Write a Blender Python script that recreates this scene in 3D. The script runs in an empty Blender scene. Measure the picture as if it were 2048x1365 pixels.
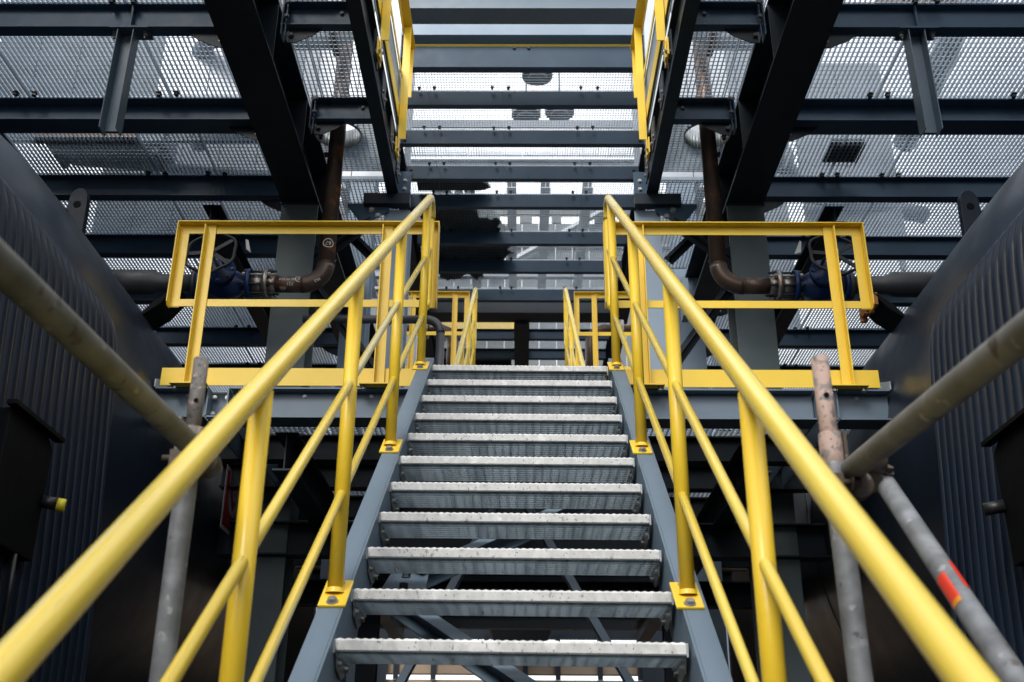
import bpy, math, random
from mathutils import Vector, Matrix
random.seed(7)
S = bpy.context.scene
COL = S.collection
R = math.radians

# ------------------------------------------------------------------ camera
cam = bpy.data.cameras.new('camera')
camo = bpy.data.objects.new('camera', cam); COL.objects.link(camo); S.camera = camo
cam.sensor_width = 36.0; cam.lens = 36.0*2160/2048
cam.clip_start = 0.05; cam.clip_end = 600
rx = Vector((0.999954, 0.00679955, 0.00676447))
uy = Vector((-0.00342652, -0.4054735, 0.91410038))
fz = Vector((-0.00895829, 0.91408151, 0.40543155))
m = Matrix((rx, uy, -fz)).transposed().to_4x4()
m.translation = Vector((0, 0, 1.7))
camo.matrix_world = m
cam.dof.use_dof = True; cam.dof.focus_distance = 5.6; cam.dof.aperture_fstop = 5.0

# ------------------------------------------------------------------ world
W = bpy.data.worlds.new('World'); S.world = W; W.use_nodes = True
SUN_EL, SUN_ROT = R(40), R(200)
nt = W.node_tree; nt.nodes.clear()
out = nt.nodes.new('ShaderNodeOutputWorld'); bg = nt.nodes.new('ShaderNodeBackground')
sky = nt.nodes.new('ShaderNodeTexSky'); sky.sky_type = 'NISHITA'; sky.sun_disc = False
sky.sun_elevation = SUN_EL; sky.sun_rotation = SUN_ROT; sky.dust_density = 3.0
tc = nt.nodes.new('ShaderNodeTexCoord'); mp = nt.nodes.new('ShaderNodeMapping')
mp.inputs['Scale'].default_value = (1, 1, 2.5)
nz = nt.nodes.new('ShaderNodeTexNoise'); nz.inputs['Scale'].default_value = 2.2; nz.inputs['Detail'].default_value = 6
cr = nt.nodes.new('ShaderNodeValToRGB'); cr.color_ramp.elements[0].position = .30; cr.color_ramp.elements[1].position = .58
cr.color_ramp.elements[0].color = (.45, .45, .45, 1); cr.color_ramp.elements[1].color = (1, 1, 1, 1)
mx = nt.nodes.new('ShaderNodeMix'); mx.data_type = 'RGBA'
mx.inputs[7].default_value = (10.1, 10.4, 10.9, 1)
nt.links.new(tc.outputs['Generated'], mp.inputs[0]); nt.links.new(mp.outputs[0], nz.inputs['Vector'])
nt.links.new(nz.outputs[0], cr.inputs[0]); nt.links.new(cr.outputs[0], mx.inputs[0])
nt.links.new(sky.outputs[0], mx.inputs[6]); nt.links.new(mx.outputs[2], bg.inputs[0])
bg.inputs[1].default_value = 0.13
nt.links.new(bg.outputs[0], out.inputs[0])
sl = bpy.data.lights.new('sun', 'SUN'); sl.energy = 1.5; sl.angle = R(24); sl.color = (1, .97, .92)
so = bpy.data.objects.new('sun', sl); COL.objects.link(so)
# light comes from behind and above the camera
d = Vector((math.sin(SUN_ROT)*math.cos(SUN_EL), math.cos(SUN_ROT)*math.cos(SUN_EL), math.sin(SUN_EL)))
so.rotation_euler = d.to_track_quat('Z', 'Y').to_euler()
S.view_settings.view_transform = 'Standard'; S.view_settings.look = 'None'
S.view_settings.exposure = 0.47; S.view_settings.gamma = 1
S.cycles.use_denoising = True
S.cycles.max_bounces = 8

# ------------------------------------------------------------------ materials
def nodes(name):
    mt = bpy.data.materials.new(name); mt.use_nodes = True
    t = mt.node_tree; b = t.nodes['Principled BSDF']
    return mt, t, b
def N(t, kind, **kw):
    n = t.nodes.new(kind)
    for k, v in kw.items():
        if k in n.inputs: n.inputs[k].default_value = v
        else: setattr(n, k, v)
    return n
def mat(name, col, col2=None, rough=.45, metal=0.0, scale=6.0, lo=.35, hi=.65, bump=.0, bscale=60, rvar=.12, detail=6, stretch=(1, 1, 1), spots=None, spec=.5, rot=None, coat=0):
    """two-tone noise paint with varying roughness; spots = (colour, scale, threshold)"""
    mt, t, b = nodes(name)
    tcn = N(t, 'ShaderNodeNewGeometry'); mpn = N(t, 'ShaderNodeMapping'); mpn.inputs['Scale'].default_value = stretch
    src = tcn.outputs['Position']
    if rot:
        m0 = N(t, 'ShaderNodeMapping'); m0.inputs['Rotation'].default_value = rot; t.links.new(src, m0.inputs[0]); src = m0.outputs[0]
    t.links.new(src, mpn.inputs[0])
    b.inputs['Coat Weight'].default_value = coat; b.inputs['Coat Roughness'].default_value = .18
    n = N(t, 'ShaderNodeTexNoise', Scale=scale, Detail=detail); t.links.new(mpn.outputs[0], n.inputs['Vector'])
    r = N(t, 'ShaderNodeValToRGB'); e = r.color_ramp.elements
    e[0].position = lo; e[1].position = hi
    c2 = col2 or tuple(c*.82 for c in col)
    e[0].color = (*c2, 1); e[1].color = (*col, 1)
    t.links.new(n.outputs[0], r.inputs[0]); last = r.outputs[0]
    if spots:
        for (sc, ss, th) in spots:
            n2 = N(t, 'ShaderNodeTexNoise', Scale=ss, Detail=8); t.links.new(mpn.outputs[0], n2.inputs['Vector'])
            r2 = N(t, 'ShaderNodeValToRGB'); r2.color_ramp.elements[0].position = th; r2.color_ramp.elements[1].position = min(1, th+.05)
            r2.color_ramp.elements[0].color = (0, 0, 0, 1)
            mm = N(t, 'ShaderNodeMix', data_type='RGBA'); mm.inputs[7].default_value = (*sc, 1)
            t.links.new(n2.outputs[0], r2.inputs[0]); t.links.new(r2.outputs[0], mm.inputs[0]); t.links.new(last, mm.inputs[6])
            last = mm.outputs[2]
    t.links.new(last, b.inputs['Base Color'])
    mr = N(t, 'ShaderNodeMapRange'); mr.inputs['To Min'].default_value = max(.05, rough-rvar); mr.inputs['To Max'].default_value = rough+rvar
    n3 = N(t, 'ShaderNodeTexNoise', Scale=scale*3, Detail=4); t.links.new(mpn.outputs[0], n3.inputs['Vector'])
    t.links.new(n3.outputs[0], mr.inputs[0]); t.links.new(mr.outputs[0], b.inputs['Roughness'])
    b.inputs['Metallic'].default_value = metal
    b.inputs['Specular IOR Level'].default_value = spec
    if bump:
        n4 = N(t, 'ShaderNodeTexNoise', Scale=bscale, Detail=5); t.links.new(mpn.outputs[0], n4.inputs['Vector'])
        bp = N(t, 'ShaderNodeBump'); bp.inputs['Strength'].default_value = bump; bp.inputs['Distance'].default_value = .004
        t.links.new(n4.outputs[0], bp.inputs['Height']); t.links.new(bp.outputs[0], b.inputs['Normal'])
    return mt
M = {}
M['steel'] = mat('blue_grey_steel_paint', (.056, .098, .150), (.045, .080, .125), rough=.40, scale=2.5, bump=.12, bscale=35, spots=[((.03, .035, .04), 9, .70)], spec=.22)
M['steel_light'] = mat('pale_lit_blue_grey', (.25, .325, .41), (.22, .29, .37), rough=.45, scale=2.0, bump=.08, bscale=30)  # paler copy of the steel paint; the columns' stronger light is in the colour
M['steel_green'] = mat('grey_green_column_paint', (.085, .112, .12), (.07, .095, .103), rough=.5, scale=1.5, bump=.1, bscale=30, spots=[((.05, .055, .055), 7, .72)])
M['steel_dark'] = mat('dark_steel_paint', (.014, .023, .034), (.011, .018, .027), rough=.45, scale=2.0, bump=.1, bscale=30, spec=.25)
M['yellow'] = mat('yellow_gloss_paint', (.88, .60, .040), (.82, .55, .032), rough=.33, scale=3, bump=.10, bscale=22, spots=[((.45, .29, .05), 16, .76), ((.10, .08, .05), 70, .78)])
M['rail'] = mat('worn_yellow_rail_paint', (.78, .60, .10), (.70, .50, .05), rough=.27, rvar=.08, scale=7, rot=(-math.radians(36.8), 0, 0), stretch=(3.5, .10, 3.5), bump=.05, bscale=40, coat=.12,
                spots=[((.70, .62, .33), 5, .62), ((.26, .20, .10), 28, .70), ((.10, .08, .05), 90, .75)])
M['galv'] = mat('galvanised_steel', (.50, .54, .56), (.36, .40, .42), rough=.42, metal=.35, scale=14, bump=.15, bscale=80)
M['grate'] = mat('grating_galvanised', (.36, .43, .50), (.26, .32, .38), rough=.5, metal=0, scale=5, bump=0)
M['nosing'] = mat('weathered_galvanised_nosing', (.70, .70, .685), (.55, .555, .545), rough=.55, metal=.05, scale=40, lo=.30, hi=.66, bump=.3, bscale=60, detail=10, stretch=(1, 1, .7),
                  spots=[((.78, .78, .765), 13, .60), ((.34, .33, .30), 70, .62), ((.06, .055, .05), 150, .66)])
M['tread'] = mat('tread_galv_shadow_bands', (.40, .48, .53), (.24, .30, .34), rough=.5, metal=.0, scale=3, lo=.38, hi=.6, stretch=(9, .6, .6), spots=[((.16, .16, .15), 9, .66)])  # stretched bands and dark streaks put the cross rods' soft shadows into the colour
M['bolt'] = mat('zinc_bolt', (.42, .42, .41), (.26, .26, .25), rough=.4, metal=.7, scale=30)
M['bolt_dark'] = mat('dark_bolt', (.06, .065, .07), (.03, .033, .036), rough=.5, metal=.5, scale=30)
M['tank'] = mat('black_vessel_paint', (.017, .026, .043), (.013, .021, .035), rough=.34, scale=1.6, bump=.12, bscale=9, spots=[((.012, .015, .021), 5, .75)], spec=.28)
M['ribs'] = mat('black_rib_paint', (.0085, .0155, .029), (.0055, .010, .020), rough=.36, scale=4, bump=.1, bscale=25, stretch=(1, 1, .3), spec=.18)
M['block'] = mat('black_rubber', (.0045, .005, .006), rough=.6, scale=5, bump=.3, bscale=30, spec=.10)
M['rustedge'] = mat('broken_rusty_edge', (.50, .22, .07), (.30, .11, .04), rough=.8, scale=30, bump=.8, bscale=60)
M['pipe'] = mat('rusty_brown_pipe', (.105, .066, .045), (.060, .042, .034), rough=.36, metal=.35, scale=5, bump=.25, bscale=45,
                spots=[((.24, .10, .04), 6, .60), ((.50, .24, .07), 48, .68), ((.13, .12, .12), 10, .66)])
M['pipe_grey'] = mat('dark_grey_pipe', (.07, .072, .08), (.045, .048, .055), rough=.45, metal=.2, scale=5, bump=.15)
M['blue'] = mat('valve_blue_paint', (.005, .034, .14), (.003, .018, .08), rough=.38, scale=9, bump=.25, bscale=40, spots=[((.01, .015, .03), 10, .64)])
M['black'] = mat('black_iron', (.012, .013, .014), (.008, .009, .010), rough=.45, scale=9, bump=.2)
M['flange'] = mat('machined_flange', (.42, .40, .37), (.30, .26, .22), rough=.35, metal=.8, scale=10, spots=[((.36, .15, .06), 13, .60), ((.12, .08, .06), 20, .62)])
M['scaf'] = mat('weathered_scaffold_tube', (.25, .262, .275), (.15, .158, .165), rough=.55, metal=.15, scale=16, lo=.38, hi=.62, bump=.3, bscale=35,
                spots=[((.33, .335, .335), 26, .62), ((.12, .095, .075), 18, .66), ((.09, .09, .09), 55, .67)])
M['scaf_mud'] = mat('muddy_scaffold_tube', (.150, .150, .130), (.085, .085, .072), rough=.65, metal=.05, scale=9, bump=.35, bscale=25, spots=[((.26, .25, .21), 30, .64), ((.05, .045, .035), 22, .62)])
M['scaf_pink'] = mat('chipped_salmon_tube', (.44, .30, .24), (.35, .25, .205), rough=.6, scale=12, bump=.3, bscale=40, spots=[((.20, .17, .155), 50, .53), ((.08, .075, .07), 90, .62)])
M['scaf_brown'] = mat('chipped_brown_tube', (.17, .155, .14), (.12, .11, .10), rough=.6, scale=14, bump=.3, bscale=40, spots=[((.34, .25, .20), 60, .58), ((.06, .06, .06), 80, .58)])
M['rustclamp'] = mat('rusty_clamp', (.10, .075, .058), (.06, .05, .045), rough=.6, metal=.4, scale=18, bump=.4, bscale=50, spots=[((.24, .23, .21), 40, .62)])
M['red'] = mat('red_tape', (.85, .05, .02), rough=.35, scale=5)
M['orange'] = mat('orange_tape', (.85, .30, .02), rough=.35, scale=5)
M['lemon'] = mat('lemon_cap', (.80, .68, .04), rough=.35, scale=5)
M['white'] = mat('white_board', (.75, .78, .82), rough=.4, scale=4)
M['paper'] = mat('white_tag', (.70, .70, .68), rough=.7, scale=9)
M['signred'] = mat('sign_red', (.62, .02, .02), rough=.4, scale=4)
M['chalk'] = mat('chalk_mark', (.62, .60, .56), rough=.8, scale=80)
M['concrete'] = mat('site_concrete', (.06, .057, .052), (.04, .038, .036), rough=.85, scale=.8, bump=.4, bscale=6)
M['clad'] = mat('light_grey_cladding', (.50, .53, .57), (.42, .45, .49), rough=.4, metal=.2, scale=1.2, bump=.05)
M['clad_mid'] = mat('mid_grey_cladding', (.24, .27, .31), (.20, .23, .27), rough=.45, scale=1.2)
M['screen_grey'] = mat('slate_grey_sheeting', (.15, .185, .22), (.10, .13, .16), rough=.5, scale=1.1)
M['scaf_grime'] = mat('grimy_scaffold_tube', (.185, .182, .168), (.115, .112, .102), rough=.6, metal=.1, scale=9, bump=.35, bscale=25, spots=[((.30, .29, .27), 30, .63), ((.07, .055, .045), 22, .62)])
M['hall_grey'] = mat('hall_grey_cladding', (.135, .15, .158), (.10, .112, .12), rough=.55, scale=.9, lo=.3, hi=.7)
M['timber'] = mat('brown_timber', (.28, .17, .09), (.16, .09, .05), rough=.8, scale=4, stretch=(.3, 3, 3), bump=.3)
M['tarp'] = mat('dark_green_tarpaulin', (.020, .032, .024), (.010, .016, .013), rough=.5, scale=5, bump=.6, bscale=12)
M['tan'] = mat('tan_boarding_and_lit_edge', (.34, .255, .18), (.26, .19, .135), rough=.8, scale=1.5)
M['dull_green'] = mat('dull_green_sheet', (.12, .16, .145), (.07, .10, .09), rough=.6, scale=4, bump=.6, bscale=8)
M['brick'] = mat('brown_hall_wall', (.030, .023, .018), (.02, .016, .013), rough=.8, scale=1.5)

# ------------------------------------------------------------------ mesh builder
class MB:
    def __init__(s): s.v = []; s.f = []; s.sm = []
    def add(s, vs, fs, smooth=False):
        o = len(s.v); s.v += [tuple(v) for v in vs]
        s.f += [tuple(i+o for i in f) for f in fs]; s.sm += [smooth]*len(fs)
        return s
    def box(s, x0, x1, y0, y1, z0, z1):
        vs = [(x, y, z) for z in (z0, z1) for y in (y0, y1) for x in (x0, x1)]
        return s.add(vs, [(0, 2, 3, 1), (4, 5, 7, 6), (0, 1, 5, 4), (2, 6, 7, 3), (0, 4, 6, 2), (1, 3, 7, 5)])
    def prism(s, poly, o, u, v, w):
        """poly: list of (a,b) in the plane spanned by u,v at origin o, extruded by vector w; counter-clockwise with respect to u x v"""
        o, u, v, w = map(Vector, (o, u, v, w))
        n = len(poly); base = [o+u*a+v*b for a, b in poly]
        vs = base+[p+w for p in base]
        if u.cross(v).dot(w) > 0:
            fs = [tuple(range(n-1, -1, -1)), tuple(range(n, 2*n))]+[(i, (i+1) % n, (i+1) % n+n, i+n) for i in range(n)]
        else:
            fs = [tuple(range(n)), tuple(range(2*n-1, n-1, -1))]+[(i+n, (i+1) % n+n, (i+1) % n, i) for i in range(n)]
        return s.add(vs, fs)
    def obar(s, p0, p1, w, h, up=(0, 0, 1)):
        p0, p1 = Vector(p0), Vector(p1); dd = p1-p0; t = dd.normalized()
        a = t.cross(Vector(up)).normalized(); b = a.cross(t)
        return s.prism([(-w/2, -h/2), (w/2, -h/2), (w/2, h/2), (-w/2, h/2)], p0, a, b, dd)
    def prof(s, poly, p0, p1, up=(0, 0, 1)):
        """profile polygon (side, up) swept from p0 to p1"""
        p0, p1 = Vector(p0), Vector(p1); dd = p1-p0; t = dd.normalized()
        a = t.cross(Vector(up)).normalized(); b = a.cross(t)
        return s.prism(poly, p0, a, b, dd)
    def tube(s, pts, r, seg=16, caps=True, smooth=True):
        pts = [Vector(p) for p in pts]; n = len(pts); rs = r if isinstance(r, (list, tuple)) else [r]*n
        t0 = (pts[1]-pts[0]).normalized(); ref = Vector((0, 0, 1)) if abs(t0.z) < .9 else Vector((1, 0, 0))
        a = t0.cross(ref).normalized(); vs = []; prev = t0
        for i, p in enumerate(pts):
            if i == 0: t = t0
            elif i == n-1: t = (pts[i]-pts[i-1]).normalized()
            else: t = ((pts[i]-pts[i-1]).normalized()+(pts[i+1]-pts[i]).normalized()).normalized()
            q = prev.rotation_difference(t); a = (q @ a).normalized(); prev = t
            b = t.cross(a)
            for k in range(seg):
                an = 2*math.pi*k/seg; vs.append(p+(a*math.cos(an)+b*math.sin(an))*rs[i])
        fs = [(i*seg+k, i*seg+(k+1) % seg, (i+1)*seg+(k+1) % seg, (i+1)*seg+k) for i in range(n-1) for k in range(seg)]
        o = len(s.v); s.add(vs, fs, smooth)
        if caps:
            s.f += [tuple(o+k for k in range(seg-1, -1, -1)), tuple(o+(n-1)*seg+k for k in range(seg))]; s.sm += [False, False]
        return s
    def cyl(s, c, ax, r, h, seg=20):
        c, ax = Vector(c), Vector(ax).normalized(); return s.tube([c, c+ax*h], r, seg)
    def hexb(s, c, ax, r, h, washer=True):
        c, ax = Vector(c), Vector(ax).normalized()
        if washer: s.tube([c, c+ax*h*.22], r*1.35, 12)
        s.tube([c+ax*h*.2, c+ax*h], r, 6, smooth=False)
        return s
    def mesh(s, name, mats):
        me = bpy.data.meshes.new(name); me.from_pydata(s.v, [], s.f)
        me.polygons.foreach_set('use_smooth', s.sm)
        for mm in (mats if isinstance(mats, (list, tuple)) else [mats]): me.materials.append(M[mm])
        me.update(); return me

def thing(name, label, cat, loc=(0, 0, 0), group=None):
    o = bpy.data.objects.new(name, None); o.empty_display_size = .1; COL.objects.link(o); o.location = loc
    o['label'] = label; o['category'] = cat
    if group: o['group'] = group
    return o
def wloc(o):
    v = Vector((0, 0, 0))
    while o: v += Vector(o.location); o = o.parent
    return v
def part(name, mb, mt, parent=None, label=None, bevel=0, kind=None):
    """link a builder (world coordinates) as one mesh object under its parent"""
    off = wloc(parent) if parent else Vector((0, 0, 0))
    me = mb.mesh(name, mt)
    if off.length: me.transform(Matrix.Translation(-off))
    o = bpy.data.objects.new(name, me); COL.objects.link(o)
    if parent: o.parent = parent
    if label: o['label'] = label
    if kind: o['kind'] = kind
    if bevel:
        b = o.modifiers.new('bevel', 'BEVEL'); b.width = bevel; b.segments = 2; b.limit_method = 'ANGLE'
    return o
def inst(name, me, loc, parent=None, rot=None, scale=None, label=None):
    o = bpy.data.objects.new(name, me); COL.objects.link(o)
    o.location = Vector(loc)-(wloc(parent) if parent else Vector((0, 0, 0)))
    if rot: o.rotation_euler = rot
    if scale: o.scale = scale
    if parent: o.parent = parent
    if label: o['label'] = label
    return o
def solo(name, mb, mt, label, cat, group=None, bevel=0):
    o = part(name, mb, mt, bevel=bevel); o['label'] = label; o['category'] = cat
    if group: o['group'] = group
    return o
def struct(name, mb, mt):
    o = part(name, mb, mt); o['kind'] = 'structure'; return o

def I_poly(h, b, tw, tf, zb=0):   # bottom at zb
    return [(-b/2, zb), (b/2, zb), (b/2, zb+tf), (tw/2, zb+tf), (tw/2, zb+h-tf), (b/2, zb+h-tf), (b/2, zb+h), (-b/2, zb+h), (-b/2, zb+h-tf), (-tw/2, zb+h-tf), (-tw/2, zb+tf), (-b/2, zb+tf)]
def C_poly(h, b, tw, tf, s=1, zb=0):   # web at a=0, flanges towards s
    p = [(0, zb), (b, zb), (b, zb+tf), (tw, zb+tf), (tw, zb+h-tf), (b, zb+h-tf), (b, zb+h), (0, zb+h)]
    return p if s > 0 else [(-a, c) for a, c in reversed(p)]
def arc(c, r, a0, a1, n, plane):
    return [plane(c[0]+r*math.cos(R(a0+(a1-a0)*i/n)), c[1]+r*math.sin(R(a0+(a1-a0)*i/n))) for i in range(n+1)]

bolt_me = MB().hexb((0, 0, 0), (0, -1, 0), .014, .014).mesh('bolt', 'bolt')
bolt_dk = MB().hexb((0, 0, 0), (0, -1, 0), .014, .016).mesh('bolt', 'bolt_dark')

# ------------------------------------------------------------------ ground and surroundings
struct('ground', MB().box(-150, 150, -150, 150, -.3, 0), 'concrete')

# ------------------------------------------------------------------ staircase
SX = -.0115
SKEW = .0066        # the flight runs very slightly to the left of square
def noseY(k): return 3.13+.254*k
def noseZ(k): return 2.164+.19*k
SL = .19/.254
ang = math.atan(SL)
TW = 1.0
def tread_meshes():
    # nosing: bent plate with a fine serrated top edge and two grip rows
    nb = MB(); n = 84
    xs = [-TW/2+.006+(TW-.012)*i/n for i in range(n+1)]
    def zt(i): return .0015 if i % 2 else -.0015
    rows = []
    for (yy, zz, ser) in ((0.0, -.032, 0), (-.001, -.006, 0), (.004, 0, 1), (.032, .001, 1), (.032, -.004, 0), (.006, -.006, 0), (.004, -.036, 0)):
        rows.append([(xs[i], yy, zz+(zt(i) if ser else 0)) for i in range(n+1)])
    vs = [v for r_ in rows for v in r_]; q = n+1; k = len(rows)
    fs = [(a*q+i, a*q+i+1, ((a+1) % k)*q+i+1, ((a+1) % k)*q+i) for a in range(k) for i in range(n)]
    fs += [tuple(a*q for a in range(k)), tuple(a*q+n for a in range(k-1, -1, -1))]
    nb.add(vs, fs)
    gb = MB()
    for j in range(8): gb.box(-TW/2+.006, TW/2-.006, .030+.031*j, .034+.031*j, -.038, -.008)
    for i in range(27):
        x = -TW/2+.03+(TW-.06)*i/26; gb.box(x-.003, x+.003, .006, .25, -.020, -.014)
    ends = []
    for sx in (-1, 1):
        eb = MB(); x0 = sx*TW/2; a, b = sorted((x0, x0-sx*.005))
        eb.prism([(0, -.040), (.255, -.040), (.255, -.004), (.20, -.002), (0, -.002)], (a, 0, 0), (0, 1, 0), (0, 0, 1), (b-a, 0, 0))
        for j in range(8):    # welded bar ends read as small teeth
            c, e = sorted((x0-sx*.004, x0-sx*.014)); eb.box(c, e, .028+.031*j, .041+.031*j, -.046, -.034)
        sb = MB(); x0 = sx*(TW/2-.003); sb.prism([(.03, -.042), (.22, -.042), (.20, -.080), (.14, -.10), (.05, -.080)], (min(x0, x0-sx*.004), 0, 0), (0, 1, 0), (0, 0, 1), (.004, 0, 0))
        for y in (.06, .19): sb.hexb((x0-sx*.003, y, -.064), (-sx, 0, 0), .009, .012)
        ends.append(('end_plate', eb.mesh('end_plate', 'galv'))); ends.append(('side_bracket', sb.mesh('side_bracket', 'bolt')))
    return [nb.mesh('nosing', 'nosing'), ('tread_grating', gb.mesh('tread_grating', 'tread'))]+ends
TM = tread_meshes()
def staircase(label, k0, k1, dy, dz, braces=True):
    t = thing('staircase', label, 'staircase', (SX, noseY(k0)+dy, noseZ(k0)+dz-.19))
    # stringers: channels, flange outwards and up
    off = Vector((0, dy, dz))
    y0, y1 = noseY(k0)-.25, noseY(k1)+.10
    def line(y): return noseZ(0)+(y-noseY(0))*SL
    for s in (-1, 1):
        mb = MB(); x0 = SX+s*(TW/2+.004)
        dirv = Vector((0, math.cos(ang), math.sin(ang))); nrm = Vector((0, -math.sin(ang), math.cos(ang)))
        p = Vector((x0, y0, line(y0)))+nrm*.012
        L = (y1-y0)/math.cos(ang)
        if dy == 0: dirv = Vector((SKEW, math.cos(ang), math.sin(ang))); p.x -= SKEW*(y1-y0)
        # web cut plumb at the top, level at the foot
        h = .20
        mb.prism([(0, 0), (L, 0), (L-h*math.tan(ang)*0, -h), (0, -h)], p+off, dirv, nrm, (s*.008, 0, 0))
        mb.prism([(0, 0), (L, 0), (L, -.010), (0, -.010)], p+off+Vector((s*.0082, 0, 0)), dirv, nrm, (s*.068, 0, 0))
        mb.prism([(0, -h), (L, -h), (L, -h+.010), (0, -h+.010)], p+off+Vector((s*.0082, 0, 0)), dirv, nrm, (s*.068, 0, 0))
        part('stringer', mb, 'stringer', t, bevel=.0015)
    for k in range(k0, k1+1):
        tilt = {0: .0070, 1: .0050, 2: .0045}.get(k, .004) if k >= 0 else .004
        e = bpy.data.objects.new('tread', TM[0]); COL.objects.link(e); e.parent = t
        e.location = Vector((SX-(SKEW*(noseY(10)-noseY(k)) if dy == 0 else 0), noseY(k)+dy, noseZ(k)+dz))-wloc(t)
        e.rotation_euler = (0, tilt, random.uniform(-.001, .001))
        for nm, me in TM[1:]:
            c = bpy.data.objects.new(nm, me); COL.objects.link(c); c.parent = e
    if braces:
        # K bracing in a plane just under the stringers
        def P(x, y, o=-.30): return Vector((x, y, line(y)+o))
        node = P(-.47, 3.92)
        for (a, b) in (((-.43, 3.86), (.50, 2.92)), ((-.40, 4.0), (.52, 4.86)), ((.50, 2.80), (-.5, 1.9)), ((.50, 4.95), (-.5, 5.6))):
            mb = MB(); pa, pb = P(*a), P(*b)
            mb.prof(C_poly(.075, .05, .006, .006, 1, -.0375), pa, pb, up=(0, -math.sin(ang)*.2-.5, .8))
            part('diagonal_brace', mb, 'stringer', t)
        for (x, y, s) in ((-.42, 3.93, 1), (.42, 4.86, -1)):
            mb = MB(); c = P(x, y, -.285)
            d1 = Vector((0, math.cos(ang), math.sin(ang)))
            mb.prism([(-.13, -.08), (.13, -.08), (.13, .05), (-.13, .09)], c, Vector((0, math.cos(ang), math.sin(ang))), Vector((-1*s, 0, 0)), Vector((0, -math.sin(ang), math.cos(ang)))*.008)
            g = part('gusset_plate', mb, 'stringer', t)
            for q in (-.05, .05):
                inst('bolt', bolt_dk, c+d1*q+Vector((0, 0, -.002)), g, rot=(R(-90)+0, 0, 0), scale=(1.1, 1.8, 1.1))
    return t
M['stringer'] = mat('pale_blue_stringer_paint', (.125, .175, .225), (.11, .155, .20), rough=.42, scale=2.2, bump=.08, bscale=30, spots=[((.30, .31, .31), 7, .74), ((.08, .09, .1), 12, .75)])
staircase('grey open staircase with galvanised grating treads climbing away from the camera', -10, 10, 0, 0)
staircase('upper second staircase rising beyond the landing, between the far yellow handrails', 0, 12, 5.62, 1.94, braces=False)

# ------------------------------------------------------------------ stair handrails
def handrail(side, label, dy=0, dz=0, group=None, start=-.6, lo=None):
    x = SX+side*(.5565 if side < 0 else .5445)
    t = thing('stair_handrail', label, 'handrail', (x, 5.66+dy, 4.02+dz), group)
    o = Vector((0, dy, dz))
    def rz(y): return 2.618+.7455*(y-2.264)         # centre line of the top rail
    sk = (.0104 if side > 0 else .0) if dy == 0 else 0
    pl = lambda y, z: Vector((x-sk*max(0, 5.66-y), y, z))+o
    s0 = start
    # end loop: top rail bends down, drops, and returns into the lower knee rail
    yb = 5.83; r = .085
    top = [pl(s0, rz(s0))]
    n = 24
    for i in range(1, n+1):
        y = s0+(yb-.10-s0)*i/n; top.append(pl(y, rz(y)))
    a0 = 90+math.degrees(ang)      # normal of the slope
    cy = yb-.10+r*math.sin(ang); cz = rz(yb-.10)-r*math.cos(ang)
    endt = [pl(cy+r*math.cos(R(a)), cz+r*math.sin(R(a))) for a in [a0+(0-a0)*i/10 for i in range(0, 11)]]
    ye = cy+r
    def k1(y): return rz(y)-.385
    def k2(y): return rz(y)-.760
    zl = k2(ye-.04)+.06
    part('top_rail', MB().tube(top+endt[1:], .0255, 20), 'rail', t)
    lowbend = [pl(ye, endt[-1].z-dz-.002), pl(ye, zl+.03), pl(ye-.006, zl), pl(ye-.03, zl-.045), pl(ye-.08, zl-.09)]
    part('end_loop', MB().tube(lowbend, .0205, 14), 'yellow', t)
    for kf, ke in ((k1, ye), (k2, ye-.07)):
        part('knee_rail', MB().tube([pl(s0, kf(s0)), pl(ke, kf(ke))], .0142, 12), 'rail', t)
    for y in (5.60, 4.46, 3.325, 2.205, 1.08, -.05):
        if lo is not None and y < lo: continue
        zb = noseZ(0)+(y-noseY(0))*SL+.016
        p = part('post', MB().tube([pl(y, zb+.006), pl(y, rz(y)-.018)], .0242, 18), 'yellow', t)
        # weld collars
        mb = MB().tube([pl(y, zb+.004), pl(y, zb+.020)], [.031, .025], 18, caps=False)
        part('weld_collar', mb, 'yellow', p)
        bp = MB(); dirv = Vector((0, math.cos(ang), math.sin(ang))); nr = Vector((0, -math.sin(ang), math.cos(ang)))
        c = pl(y, zb-.002)+Vector((-side*.004, 0, 0))
        bp.prism([(-.085, -.042), (.085, -.042), (.085, .042), (-.085, .042)], c, dirv, Vector((-1, 0, 0)), nr*.010)
        b = part('base_plate', bp, 'yellow', t, bevel=.003)
        for q in (-.064, .064):
            me = bolt_me
            o2 = bpy.data.objects.new('bolt', me); COL.objects.link(o2); o2.parent = b
            o2.location = c+dirv*q+nr*.010-wloc(b); o2.rotation_euler = Vector((0, -1, 0)).rotation_difference(nr).to_euler(); o2.scale = (1, 1, 1)
    return t
handrail(-1, 'left yellow tube handrail of the near staircase, sweeping to the lower left corner')
handrail(1, 'right yellow tube handrail of the near staircase, sweeping to the lower right corner')
handrail(-1, 'small distant yellow handrail left of centre, rising beyond the top step', 6.07, 2.42, start=2.4, lo=2.3)
handrail(1, 'small distant yellow handrail right of centre, rising beyond the top step', 6.07, 2.42, start=2.4, lo=2.3)

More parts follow.
